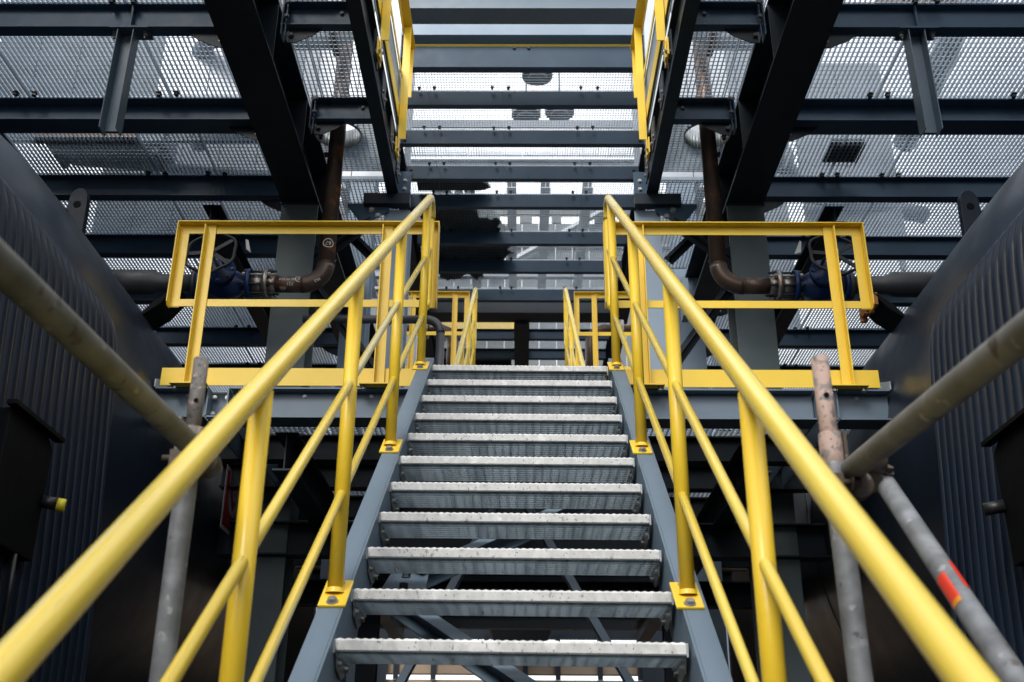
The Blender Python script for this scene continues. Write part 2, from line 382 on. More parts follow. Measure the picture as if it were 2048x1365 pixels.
# ------------------------------------------------------------------ angle-iron guard rails
def guard(label, y, zf, xi, xo, posts, end_in=True, leg=.065, h=1.11, group=None, toe=(None, None), base=.0):
    """guard across the view in plane Y=y; xi inner end, xo outer end (signed), posts = x positions"""
    s = 1 if xo > xi else -1
    t = thing('guard_rail', label, 'guard rail', (xi, y, zf), group)
    zt = zf+h; L = leg; th = .007; zm = zf+.555
    a, b = sorted((xi, xo))
    # top rail: L angle, vertical leg hanging at the back, horizontal leg on top towards the viewer
    mb = MB(); mb.box(a, b, y, y+th, zt-L, zt-th-.0005); mb.box(a, b, y-L+.01, y+th, zt-th, zt)
    part('top_rail', mb, 'yellow', t, bevel=.001)
    # mid rail: flat bar
    part('mid_rail', MB().box(a+.006, b-.006, y-.003, y+.004, zm-.025, zm+.025), 'yellow', t, bevel=.001)
    for xe, dr in ((xi, s), (xo, -s)):
        if xe == xi and not end_in: continue
        mb = MB(); c, e = sorted((xe+dr*th, xe+dr*L)); mb.box(c, e, y-.0005, y+th-.001, zm-.03, zt-L-.0005)
        c, e = sorted((xe, xe+dr*th-dr*.0004)); mb.prism([(-.055, 0), (0, 0), (.0065, 0), (.0065, zt-th-zm+.0345), (-.055, zt-th-zm+.0345)] if False else
                 [(0.0065, -.035), (.0065, zt-th-zm-.001), (-.055, zt-th-zm-.001), (-.055, -.012), (-.032, -.035)], (c, y, zm), (0, 1, 0), (0, 0, 1), (e-c, 0, 0))
        part('end_leg', mb, 'yellow', t, bevel=.001)
    for xp in posts:
        mb = MB(); sd = -1 if xp < 0 else 1
        # post angle: one leg facing the viewer, other leg pointing at the viewer on the outer side
        mb.box(xp-.030, xp+.030, y-.012, y-.0045, zf+.006, zt-th-.001)
        c, e = sorted((xp+sd*.0302, xp+sd*.0235)); mb.box(c, e, y-.062, y-.0125, zf+.006, zt-th-.02)
        p = part('post', mb, 'yellow', t, bevel=.001)
        part('base_plate', MB().box(xp-.11, xp+.11, y-.07, y-.003, zf-.004, zf+.0055), 'yellow', p, bevel=.001)
        for bx in (-.085, .085):
            b_ = MB().hexb((xp+bx, y-.035, zf-.030), (0, 0, 1), .012, .024); b_.cyl((xp+bx, y-.035, zf-.036), (0, 0, 1), .008, .03, 8)
            part('bolt', b_, 'bolt', p)
    if toe[0] is not None:
        c, e = sorted(toe); part('toe_board', MB().box(c, e, y+.008, y+.014, zf+.012, zf+.125), 'yellow', t, bevel=.001)
    return t
guard('left yellow angle-iron guard rail along the landing edge, in front of the blue valve', 5.99, 4.052, -.522, -2.182, (-.85, -1.975), toe=(-.58, -2.165))
guard('right yellow angle-iron guard rail along the landing edge, in front of the other blue valve', 5.99, 4.052, .512, 2.15, (.735, 1.935), toe=(.56, 2.135))
guard('small far yellow guard rail left of centre behind the landing', 12.12, 6.62, -.65, -1.75, (-.83, -1.35), toe=(-.66, -1.7))
guard('small far yellow guard rail right of centre behind the landing', 12.12, 6.62, .65, 1.75, (.9, 1.4), toe=(.66, 1.7))

# guard rails standing on the sides of the opening overhead, seen from underneath
def side_guard(sx, label):
    x = sx*.985; zf = 6.62
    t = thing('guard_rail', label, 'guard rail', (x, 7.4, zf))
    y0, y1 = 4.6, 7.42; zt = 7.72; zm = 7.24; L = .07; th = .007
    a, b = sorted((x, x-sx*L))
    mb = MB(); mb.box(a, b, y0, y1, zt-th, zt); c, e = sorted((x, x+sx*th)); mb.box(c, e, y0, y1, zt-L, zt-th-.001); part('top_rail', mb, 'yellow', t)
    part('mid_rail', MB().box(*sorted((x-.003, x+.004)), y0, y1, zm-.025, zm+.025), 'yellow', t)
    mb = MB(); c, e = sorted((x+sx*.0, x-sx*.055)); mb.box(c, e, y1-.008, y1, zm-.03, zt-th-.001); c, e = sorted((x+sx*.001, x+sx*.0075)); mb.box(c, e, y1-.07, y1-.0085, zm-.03, zt-L-.001)
    part('end_leg', mb, 'yellow', t)
    for yp in (5.98, 7.16):
        mb = MB(); c, e = sorted((x-sx*.004, x-sx*.011)); mb.box(c, e, yp-.035, yp+.035, 6.46, zt-.012)
        c, e = sorted((x-sx*.0115, x-sx*.065)); mb.box(c, e, yp-.035, yp-.028, 6.60, zt-.012)
        part('post', mb, 'yellow', t)
        part('base_plate', MB().box(*sorted((x-sx*.001, x+sx*.009)), yp-.07, yp+.09, 6.46, 6.60), 'yellow', t)
        for (q, z) in ((-.045, 6.5), (.055, 6.5), (.055, 6.56)):
            part('bolt', MB().hexb((x-sx*.0005, yp+q, z), (-sx, 0, 0), .012, .016), 'bolt', t)
    part('toe_board', MB().box(*sorted((x+sx*.001, x+sx*.007)), y0, y1, 6.80, 6.94), 'yellow', t)
side_guard(-1, 'yellow guard rail seen from below along the left side of the opening overhead')
side_guard(1, 'yellow guard rail seen from below along the right side of the opening overhead')

# ------------------------------------------------------------------ gratings
GP = .0345
_gc = {}
def grating_mesh(w, l, pitch=GP, rod=.05, hb=.030, rail=True):
    key = (round(w, 3), round(l, 3), pitch, rod)
    if key in _gc: return _gc[key]
    mb = MB(); n = max(2, int(round((w-.006)/pitch)))
    for i in range(n+1):
        x = .0035+(w-.010)*i/n; mb.box(x, x+.003, .002, l-.002, 0, hb)
    k = max(2, int(round(l/rod)))
    for j in range(k):
        y = (j+.5)*l/k; mb.box(.002, w-.002, y-.003, y+.003, hb-.009, hb-.003)
    for y in (.0, l-.0035): mb.box(.001, w-.001, y, y+.003, -.0008, hb+.0008)
    _gc[key] = mb.mesh('grating_panel', 'grate'); return _gc[key]
clip_me = MB().box(-.014, .014, -.012, .020, -.028, -.012).cyl((0, .004, -.034), (0, 0, 1), .008, .05, 8).box(-.020, .020, -.02, .02, -.006, 0).mesh('grating_clip', 'bolt_dark')
def lay(parent, z, x0, edges, y0, y1, pitch=GP, rod=.05):
    es = [x0]+edges
    for a, b in zip(es, es[1:]):
        a_, b_ = min(a, b), max(a, b)
        inst('grating_panel', grating_mesh(b_-a_-.005, y1-y0-.006, pitch, rod), (a_+.0025+random.uniform(-.001, .001), y0+.003, z+random.uniform(0, .0015)), parent)
def clips(parent, z, y, xs):
    for x in xs: inst('grating_clip', clip_me, (x+random.uniform(-.008, .008), y+random.uniform(-.01, .01), z), parent, rot=(random.uniform(-.05, .05), 0, random.uniform(-.3, .3)))

# ------------------------------------------------------------------ overhead side decks
ZB = 6.55; BH = .20; ZG = ZB+BH+.002       # beam bottom and grating underside
beamY = [3.65, 4.70, 5.75, 6.78, 7.89, 8.92, 9.93, 11.03, 12.1, 13.2]
for sx, sd in ((-1, 'left'), (1, 'right')):
    t = thing('overhead_deck', '%s overhead walkway deck of galvanised grating panels on dark cross beams, past the big girder' % sd, 'walkway deck', (sx*3.2, 3.6, ZB))
    for i, y in enumerate(beamY):
        wide = (i == 3); b = .19 if wide else .10
        xa, xb = sx*1.966, sx*(4.35 if i > 3 else 7.0)
        mb = MB().prof(I_poly(BH, b, .007, .009), (xa, y+b/2, ZB-(.012 if wide else 0)), (xb, y+b/2, ZB-(.012 if wide else 0)))
        c = part('cross_beam', mb, 'steel', t)
        # haunch plate at the girder under each beam
        mb = MB().prism([(0, 0), (.26, 0), (.20, -.055), (.06, -.12), (0, -.12)], (sx*1.986, y+b/2-.005, ZB-.015), (sx, 0, 0), (0, 0, 1), (0, .010, 0))
        g = part('haunch_plate', mb, 'steel_dark', t)
        inst('bolt', bolt_me, (sx*2.02, y+b/2-.007, ZB-.08), g)
    for i in range(len(beamY)-1):
        y0, y1 = beamY[i]+.05, beamY[i+1]+.05
        if i == 2 or i < 2: ed = [sx*2.70, sx*3.79, sx*4.85, sx*5.9, sx*6.95]
        elif i == 3: ed = [sx*2.62, sx*3.13, sx*4.34]
        else: ed = [sx*(2.62+.09*(i % 3)), sx*(3.13+.12*(i % 2)), sx*4.34]
        lay(t, ZG, sx*1.99, ed, y0, y1)
        for e_ in ed[:-1] if i > 2 else ed[:3]:
            clips(t, ZG, y1-.085, [e_-.07, e_+.07])
        clips(t, ZG, y1-.085, [sx*2.05])
    # edge member along the outer side
    part('edge_beam', MB().prof(I_poly(.28, .14, .008, .012), (sx*4.28, 7.2, ZB-.06), (sx*4.28, 14, ZB-.06)), 'steel', t)
    part('solid_panel', MB().box(*sorted((sx*4.36, sx*7.6)), 6.9, 14, ZG+.002, ZG+.008), 'steel_dark', t)
    # lower depth member beyond the third beam
    part('bearer_beam', MB().prof(I_poly(.16, .16, .008, .012), (sx*2.68, 8.03, ZB-.17), (sx*2.68, 13.5, ZB-.17)), 'steel_dark', t)

    # big girder with end seated on the column
    t = thing('main_girder', 'wide dark main girder running overhead into the %s column head' % sd, 'girder', (sx*1.81, 7.6, 6.3))
    x0 = sx*1.815
    GB = .305
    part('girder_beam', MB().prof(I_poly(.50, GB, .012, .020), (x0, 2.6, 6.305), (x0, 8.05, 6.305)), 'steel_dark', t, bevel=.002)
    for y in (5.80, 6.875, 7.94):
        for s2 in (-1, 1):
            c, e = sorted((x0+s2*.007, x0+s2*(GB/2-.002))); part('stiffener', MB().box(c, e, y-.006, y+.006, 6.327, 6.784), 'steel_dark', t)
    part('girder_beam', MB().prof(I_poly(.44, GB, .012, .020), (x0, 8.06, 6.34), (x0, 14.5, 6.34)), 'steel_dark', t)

    # girder-to-stringer short beams with end plates, grating between
    t = thing('inner_deck', 'narrow %s strip of grating overhead between the wide girder and the opening' % sd, 'walkway deck', (sx*1.4, 6.2, ZB))
    for i, y in enumerate((5.80, 6.86)):
        mb = MB().prof(C_poly(BH, .075, .007, .010, 1), (sx*1.116, y, ZB), (sx*1.62, y, ZB)) if sx > 0 else MB().prof(C_poly(BH, .075, .007, .010, 1), (sx*1.62, y, ZB), (sx*1.116, y, ZB))
        b_ = part('cross_beam', mb, 'steel', t)
        # bolted splice plate near the opening
        xa, xb = sorted((sx*1.12, sx*1.265))
        pl_ = part('splice_plate', MB().box(xa, xb, y-.012, y-.002, ZB+.012, ZB+.185), 'steel', t)
        for qx in (.035, .105):
            for qz in (.055, .14): inst('bolt', bolt_dk, (sx*(1.12+qx), y-.012, ZB+qz), pl_)
        # end plate against the girder: vertical pair of flats
        for q in (0, .022):
            xa, xb = sorted((sx*(1.60-q), sx*(1.608-q))); part('end_plate', MB().box(xa, xb, y-.10+q, y-.004, ZB-.10, ZB+.20), 'steel', t)
        xa = sx*1.57
        mb = MB().prism([(0, 0), (.22, 0), (.17, -.05), (.05, -.11), (0, -.11)], (xa, y-.03, ZB-.004), (-sx, 0, 0), (0, 0, 1), (0, .008, 0))
        g = part('haunch_plate', mb, 'steel_dark', t)
        for qz in (.04, .16): inst('bolt', bolt_dk, (sx*1.575, y-.105, ZB+qz), t)
        inst('bolt', bolt_dk, (sx*1.55, y-.035, ZB-.06), g)
    for (ya, yb) in ((4.7, 5.86), (5.87, 6.92)): lay(t, ZG, sx*1.118, [sx*1.535, sx*1.65], ya, yb, rod=.045)
    # bay with the pipe sleeve: bars run across the view here
    me = grating_mesh(.92, .50, GP, .05)
    for a in range(1):
        cx = sx*1.487; ya, yb = 6.93, 7.86
        mb = MB(); r_ = .185
        def clipx(yv):
            dv = abs(yv-7.285)
            return math.sqrt(r_*r_-dv*dv) if dv < r_ else 0
        n = 27
        for j in range(n):
            yv = ya+(yb-ya)*j/n; c_ = clipx(yv); xa, xb = sorted((sx*1.118, sx*1.652))
            if c_ > 0:
                if xa < cx-c_: mb.box(xa, cx-c_, yv, yv+.003, ZG, ZG+.03)
                if cx+c_ < xb: mb.box(cx+c_, xb, yv, yv+.003, ZG, ZG+.03)
            else: mb.box(xa, xb, yv, yv+.003, ZG, ZG+.03)
        for j in range(12):
            xv = min(sx*1.118, sx*1.652)+.534*(j+.5)/12; dv = abs(xv-cx)
            if dv < r_:
                h_ = math.sqrt(r_*r_-dv*dv); mb.box(xv-.003, xv+.003, ya, 7.285-h_, ZG+.02, ZG+.026); mb.box(xv-.003, xv+.003, 7.285+h_, yb, ZG+.02, ZG+.026)
            else: mb.box(xv-.003, xv+.003, ya, yb, ZG+.02, ZG+.026)
        part('grating_panel', mb, 'grate', t)
        # galvanised sleeve
        pts = []
        mb = MB(); seg = 40
        for k in range(seg):
            a1 = 2*math.pi*k/seg; a2 = 2*math.pi*(k+1)/seg
            p = [(cx+math.cos(a1)*.186, 7.285+math.sin(a1)*.186), (cx+math.cos(a2)*.186, 7.285+math.sin(a2)*.186)]
            mb.add([(p[0][0], p[0][1], ZG-.012), (p[1][0], p[1][1], ZG-.012), (p[1][0], p[1][1], ZG+.16), (p[0][0], p[0][1], ZG+.16)], [(0, 1, 2, 3)], True)
        o = part('pipe_sleeve', mb, 'galv', t); md = o.modifiers.new('solid', 'SOLIDIFY'); md.thickness = .004
    lay(t, ZG, sx*1.118, [sx*1.65], 7.95, 9.6, rod=.045)
    clips(t, ZG, 6.84, [sx*1.21, sx*1.49]); clips(t, ZG, 7.3, [sx*1.62]); clips(t, ZG, 7.55, [sx*1.62])

    # slender beam along the opening
    t = thing('opening_beam', 'slim dark beam running overhead along the %s side of the central opening' % sd, 'steel beam', (sx*1.065, 7.6, 6.4))
    part('web', MB().prof(I_poly(.36, .096, .010, .012), (sx*1.066, 2.6, 6.40), (sx*1.066, 7.66, 6.40)), 'steel_dark', t, bevel=.0015)
    for y in (6.0, 6.45, 7.0, 7.45):
        pl_ = part('splice_plate', MB().box(*sorted((sx*1.0165, sx*1.006)), y-.10, y+.08, 6.44, 6.66), 'steel_dark', t)
        for q in (-.06, .04):
            part('bolt', MB().hexb((sx*1.006, y+q, 6.50), (-sx, 0, 0), .012, .015), 'bolt', pl_)

    # end cleat over the inner column
    t = thing('beam_cleat', 'bolted angle cleat where the %s opening beam meets the inner column head' % sd, 'bracket', (sx*1.02, 7.66, 6.4))
    xa, xb = sorted((sx*1.05, sx*.925)); part('cleat_plate', MB().box(xa, xb, 7.672, 7.682, 6.405, 6.65), 'steel', t, bevel=.001)
    part('cleat_ledge', MB().box(*sorted((sx*1.30, sx*.92)), 7.60, 7.69, 6.30, 6.398), 'steel_dark', t, bevel=.001)
    for z in (6.48, 6.56): part('bolt', MB().hexb((sx*.975, 7.671, z), (0, -1, 0), .013, .016), 'bolt', t)

    # hanging stub under the first beam
    t = thing('hanger_post', 'short grey channel hanging free from the %s overhead beam' % sd, 'hanger', (sx*2.66, 5.80, 6.5))
    xc = sx*2.64
    part('top_plate', MB().box(xc-.13, xc+.13, 5.735, 5.87, 6.533, 6.547), 'steel', t)
    mb = MB(); mb.box(xc-.075, xc-.069, 5.745, 5.855, 5.74, 6.532); mb.box(xc+.03, xc+.036, 5.745, 5.855, 5.74, 6.532); mb.box(xc-.0685, xc+.0295, 5.825, 5.832, 5.76, 6.532)
    part('channel', mb, 'steel_light' if 0 else 'stringer', t, bevel=.001)
    for q in (-.105, .10): part('bolt', MB().hexb((xc+q, 5.79, 6.532), (0, 0, -1), .015, .03).cyl((xc+q, 5.79, 6.50), (0, 0, -1), .008, .02, 8), 'bolt', t)
    part('stiffener', MB().box(xc-.007, xc+.007, 5.752, 5.79, 6.56, 6.74), 'steel', t)

# ------------------------------------------------------------------ centre deck between the opening beams
t = thing('centre_deck', 'high central grating deck on close-set channels with bright sky showing through', 'walkway deck', (0, 10.5, 9.73))
cy_ = [10.95, 11.78, 12.62, 13.36, 14.44, 15.36, 16.40]
CZ, CH = 9.73, .205
for i, y in enumerate(cy_):
    w = 1.60
    c = part('channel', MB().box(-w, w, y, y+.007, CZ, CZ+CH).box(-w, w, y+.0075, y+.09, CZ, CZ+.010).box(-w, w, y+.0075, y+.09, CZ+CH-.010, CZ+CH), 'steel', t)
    if i in (1, 2):
        for sx in (-1, 1):
            for q in (.05, .14): inst('bolt', bolt_dk, (sx*(w-.07), y-.001, CZ+q), c, scale=(1.3, 1.3, 1.3))
ZC = CZ+CH+.003
cys = [10.33]+cy_
for a, b in zip(cys, cys[1:]):
    lay(t, ZC, -1.6, [-1.18, -.27, .82, 1.6], a+.05, b+.05, pitch=.034, rod=.05)
for y in cy_: clips(t, ZC, y-.07, [-1.28, -1.08, -.37, -.17, .72, .92])
part('front_channel', MB().box(-1.56, 1.56, 10.22, 10.228, CZ, CZ+.295).box(-1.56, 1.56, 10.2285, 10.33, CZ, CZ+.012).box(-1.56, 1.56, 10.2285, 10.33, CZ+.283, CZ+.295), 'steel', t)
for x in (-1.34, -.10, .07, 1.41): inst('bolt', bolt_dk, (x, 10.22, CZ+.27), t, scale=(1.3, 1.3, 1.3))
part('toe_board', MB().box(-1.5, 1.5, 10.36, 10.368, CZ+.30, CZ+.52), 'yellow', t)
for s in (-1, 1): part('side_beam', MB().prof(I_poly(.5, .20, .01, .016), (s*1.72, 9.0, 9.55), (s*1.72, 24, 9.55)), 'steel_dark', t)

t = thing('box_section', 'pale blue hollow steel section with open ends spanning high overhead in front of deck', 'steel section', (0, 10.2, 10.1))
yA, yB, zA, zB = 10.10, 10.27, 10.10, 10.29
mb = MB(); mb.box(-1.48, 1.48, yA, yA+.008, zA, zB); mb.box(-1.48, 1.48, yB-.008, yB, zA, zB); mb.box(-1.48, 1.48, yA+.0082, yB-.0082, zA, zA+.008); mb.box(-1.48, 1.48, yA+.0082, yB-.0082, zB-.008, zB)
part('tube', mb, 'steel_light', t, bevel=.0015)
for sx in (-1, 1):
    part('drop_post', MB().box(*sorted((sx*1.41, sx*1.49)), 10.12, 10.215, 9.78, 10.099), 'steel', t)
    mb = MB(); a, b = sorted((sx*1.483, sx*1.56))
    mb.box(a, b, 10.105, 10.115, 10.10, 10.112); mb.box(a, b, 10.10, 10.27, 10.09, 10.098); c, e = sorted((sx*1.55, sx*1.56)); mb.box(c, e, 10.10, 10.27, 10.099, 10.30)
    part('end_cap', mb, 'steel_light', t)
t = thing('header_beam', 'uppermost blue-grey cross beam spanning the view at the very top', 'steel beam', (0, 9.3, 9.73))
part('beam', MB().prof(I_poly(.42, .26, .012, .02), (1.60, 9.35, CZ), (-1.60, 9.35, CZ)), 'stringer', t)
# upper plate strips seen beside the yellow posts
for sx, sd in ((-1, 'left'), (1, 'right')):
    solo('cover_plate', MB().prism([(0, 0), (2.85, 0), (2.85, .50), (0, .50)], (sx*1.003, 4.6, 6.762), (0, 1, 0), (0, 0, 1), (sx*.006, 0, 0)), 'steel_light',
         'pale steel side plate behind the %s yellow posts of the opening overhead' % sd, 'steel plate')

# ------------------------------------------------------------------ columns
def hcol(t, x, y, b, h, z0, z1, mt, tw=.012, tf=.018):
    mb = MB(); mb.prism([(p, q) for p, q in [(-b/2, 0), (b/2, 0), (b/2, tf), (tw/2, tf), (tw/2, h-tf), (b/2, h-tf), (b/2, h), (-b/2, h), (-b/2, h-tf), (-tw/2, h-tf), (-tw/2, tf), (-b/2, tf)]], (x, y, z0), (1, 0, 0), (0, 1, 0), (0, 0, z1-z0))
    return part('shaft', mb, mt, t, bevel=.0015)
for sx, sd in ((-1, 'left'), (1, 'right')):
    t = thing('steel_column', 'broad grey-green %s column carrying the wide girder behind the valve' % sd, 'column', (sx*1.815, 7.75, 0))
    hcol(t, sx*1.815, 7.60, .30, .30, .02, 6.285, 'steel_green')
    part('cap_plate', MB().box(sx*1.815-.158, sx*1.815+.158, 7.59, 7.91, 6.2855, 6.304), 'steel_dark', t)
    part('base_plate', MB().box(sx*1.815-.25, sx*1.815+.25, 7.5, 8.0, 0, .02), 'steel_dark', t)
    t = thing('steel_column', 'slim pale %s inner column under the end of the opening beam' % sd, 'column', (sx*1.04, 7.72, 0))
    hcol(t, sx*1.03, 7.70, .21, .21, 4.06, 6.295, 'steel_light', tw=.009, tf=.013)
    t = thing('steel_column', 'farther pale blue %s column seen between the brown pipe and the handrail' % sd, 'column', (sx*1.69, 9.8, 0))
    hcol(t, sx*1.69, 9.80, .26, .26, .02, 9.5, 'steel_light', tw=.01, tf=.016)
    # gusset and diagonals
    t = thing('cross_bracing', 'dark bolted gusset and diagonal braces behind the %s brown pipe' % sd, 'bracing', (sx*1.3, 7.75, 6.3))
    g = part('gusset_plate', MB().prism([(0, 0), (.36, 0), (.34, -.075), (.165, -.19), (.12, -.19), (.0, -.03)] if sx < 0 else [(0, 0), (0, -.03), (-.12, -.19), (-.165, -.19), (-.34, -.075), (-.36, 0)], (sx*1.435, 7.66, 6.365-.03), (1, 0, 0), (0, 0, 1), (0, .012, 0)), 'steel', t, bevel=.001)
    for (bx, bz) in ((1.235, 6.275), (1.18, 6.215)): part('bolt', MB().hexb((sx*bx, 7.66, bz), (0, -1, 0), .019, .018), 'bolt', g)
    br = lambda a, b, m_='steel_dark': part('diagonal_brace', MB().prof([(-.045, -.05), (.045, -.05), (.045, -.042), (.005, -.042), (.005, .05), (-.005, .05), (-.005, -.042), (-.045, -.042)], a, b, up=(0, -1, 0)), m_, t)
    br((sx*1.24, 7.70, 6.20), (sx*1.78, 7.72, 5.77)); br((sx*1.72, 7.74, 5.70), (sx*1.02, 7.76, 4.72)); br((sx*1.60, 7.80, 6.32), (sx*1.20, 7.80, 5.9))
    g = part('gusset_plate', MB().prism([(0, 0), (.20, .14), (.20, -.18), (.05, -.16)] if sx > 0 else [(0, 0), (-.05, -.16), (-.20, -.18), (-.20, .14)], (sx*1.50, 7.69, 5.83), (1, 0, 0), (0, 0, 1), (0, .012, 0)), 'steel_dark', t)
    part('bolt', MB().hexb((sx*1.60, 7.69, 5.78), (0, -1, 0), .019, .018), 'bolt', g)
    part('brace_plate', MB().box(*sorted((sx*1.26, sx*1.31)), 7.60, 7.74, 5.30, 5.62), 'steel_light', t)

# ------------------------------------------------------------------ landing platform
t = thing('landing_platform', 'landing at the head of the near stairs, grey edge channels below the yellow toe boards', 'platform', (0, 5.98, 3.86))
def fchan(x0, x1):
    a, b = sorted((x0, x1)); mb = MB()
    mb.box(a, b, 6.05, 6.058, 3.868, 4.038); mb.box(a, b, 5.985, 6.16, 4.0385, 4.048); mb.box(a, b, 5.985, 6.16, 3.858, 3.8675)
    part('edge_channel', mb, 'stringer', t, bevel=.001)
for s in (-1, 1):
    fchan(s*1.875, s*2.185); fchan(s*.60, s*1.735)
    mb = MB(); a = s*1.745; b = s*1.865
    for xx in (a, b): mb.box(xx-.004, xx+.004, 5.985, 9.5, 3.87, 4.045)
    x0, x1 = sorted((a, b)); mb.box(x0+.0045, x1-.0045, 5.987, 6.0, 3.86, 3.8695); mb.box(x0+.0045, x1-.0045, 6.09, 6.096, 3.87, 4.045)
    c = part('depth_channel', mb, 'stringer', t)
    for (q, z) in ((.022, 4.01), (.10, 4.01), (.022, 3.90), (.10, 3.905)): inst('bolt', bolt_me, (s*(1.745+q), 6.06, z), c, scale=(.8, .8, .8))
    for x in (.9, 1.3, 2.0): inst('bolt', bolt_me, (s*x, 6.049, 4.015), t, scale=(.7, .7, .7))
    # end upstand
    part('end_plate', MB().prism([(0, 0), (.20, 0), (.20, .12), (0, .05)], (s*2.187, 5.985, 4.05), (0, 1, 0), (0, 0, 1), (s*.006, 0, 0)), 'galv', t)
fchan(-.60, .60)
for i, y in enumerate((6.78, 7.42, 8.25, 9.1, 10.0, 11.0, 12.2, 13.57)):
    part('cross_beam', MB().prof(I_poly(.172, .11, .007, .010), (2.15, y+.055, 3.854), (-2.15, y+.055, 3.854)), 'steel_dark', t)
for y in (9.1, 10.0, 11.0, 12.2): part('lit_flange_strip', MB().box(-2.1, 2.1, y+.01, y+.10, 3.832, 3.852), 'tan', t)  # tan strips added to imitate warm light on the far beams' lower flange edges
for (ya, yb) in ((6.10, 7.4), (7.41, 9.1), (9.11, 11.0)):
    lay(t, 4.028, -2.15, [-1.07, 0, 1.07, 2.15], ya, yb)
for s in (-1, 1):
    part('bearer_beam', MB().prof(I_poly(.24, .14, .008, .012), (s*1.42, 6.2, 3.60), (s*1.42, 13.4, 3.60)), 'steel_dark', t)
    part('splice_plate', MB().box(*sorted((s*1.52, s*1.40)), 6.765, 6.775, 3.66, 3.84), 'steel_dark', t)
    for (x, z) in ((1.49, 3.80), (1.49, 3.72), (1.44, 3.80)): inst('bolt', bolt_dk, (s*x, 6.765, z), t)
# gap-closing grating between last tread and landing
inst('grating_panel', grating_mesh(1.0, .18), (-.51, 5.80, 4.03), t)

# lower frames under the landing
for i, (y, z, h) in enumerate(((7.55, 3.40, .24), (8.9, 3.30, .20))):
    lab = ('nearer', 'farther')[i]
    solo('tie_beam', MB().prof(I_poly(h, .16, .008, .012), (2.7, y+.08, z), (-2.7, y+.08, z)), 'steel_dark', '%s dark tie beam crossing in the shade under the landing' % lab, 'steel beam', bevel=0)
for sx, sd in ((-1, 'left'), (1, 'right')):
    t = thing('lower_bracing', 'long sloping grey channel seen between the lower treads, %s leg of the inverted V' % sd, 'bracing', (sx*1.1, 7.3, 0))
    p0 = Vector((-.07+sx*.055, 7.3, 3.84)); p1 = Vector((sx*1.37, 7.3, 1.4))
    part('channel', MB().prof(C_poly(.12, .05, .007, .008, sx, -.06), p0, p1, up=(0, -1, 0)), 'stringer', t)
    mb = MB()
    t2 = thing('steel_column', 'dark %s leg under the landing near the stair foot' % sd, 'column', (sx*1.25, 9.0, 0))
    hcol(t2, sx*1.25, 9.0, .16, .16, 0.01, 3.85, 'steel_dark', tw=.008, tf=.012)

# beams farther back, third deck
t = thing('far_deck', 'distant upper deck of dark beams with a central tee girder, beyond the far handrails', 'walkway deck', (0, 15, 9))
HZ = 9.62
part('front_beam', MB().prof(I_poly(.46, .30, .012, .02), (1.60, 16.85, HZ), (-1.60, 16.85, HZ)), 'steel_dark', t)
for y in (17.25, 18.05, 18.95, 19.85, 20.8, 21.7):
    part('cross_beam', MB().prof(I_poly(.20, .10, .008, .01), (1.60, y, CZ), (-1.60, y, CZ)), 'steel', t)
part('centre_girder', MB().prof(I_poly(.45, .27, .012, .02), (0, 17.02, HZ-.05), (0, 24, HZ-.05)), 'steel_dark', t)
part('solid_panel', MB().box(-1.58, -.2, 19.0, 24, CZ+.21, CZ+.24), 'steel_dark', t)
part('solid_panel', MB().box(.2, 1.58, 20.5, 24, CZ+.21, CZ+.24), 'steel_dark', t)
lay(t, CZ+.205, .16, [1.0, 1.6], 17.3, 19.0); lay(t, CZ+.205, -1.6, [-.9, -.16], 17.3, 19.0)
part('yellow_edge', MB().box(-1.5, -.15, 18.5, 18.52, CZ+.25, CZ+.6), 'yellow', t)

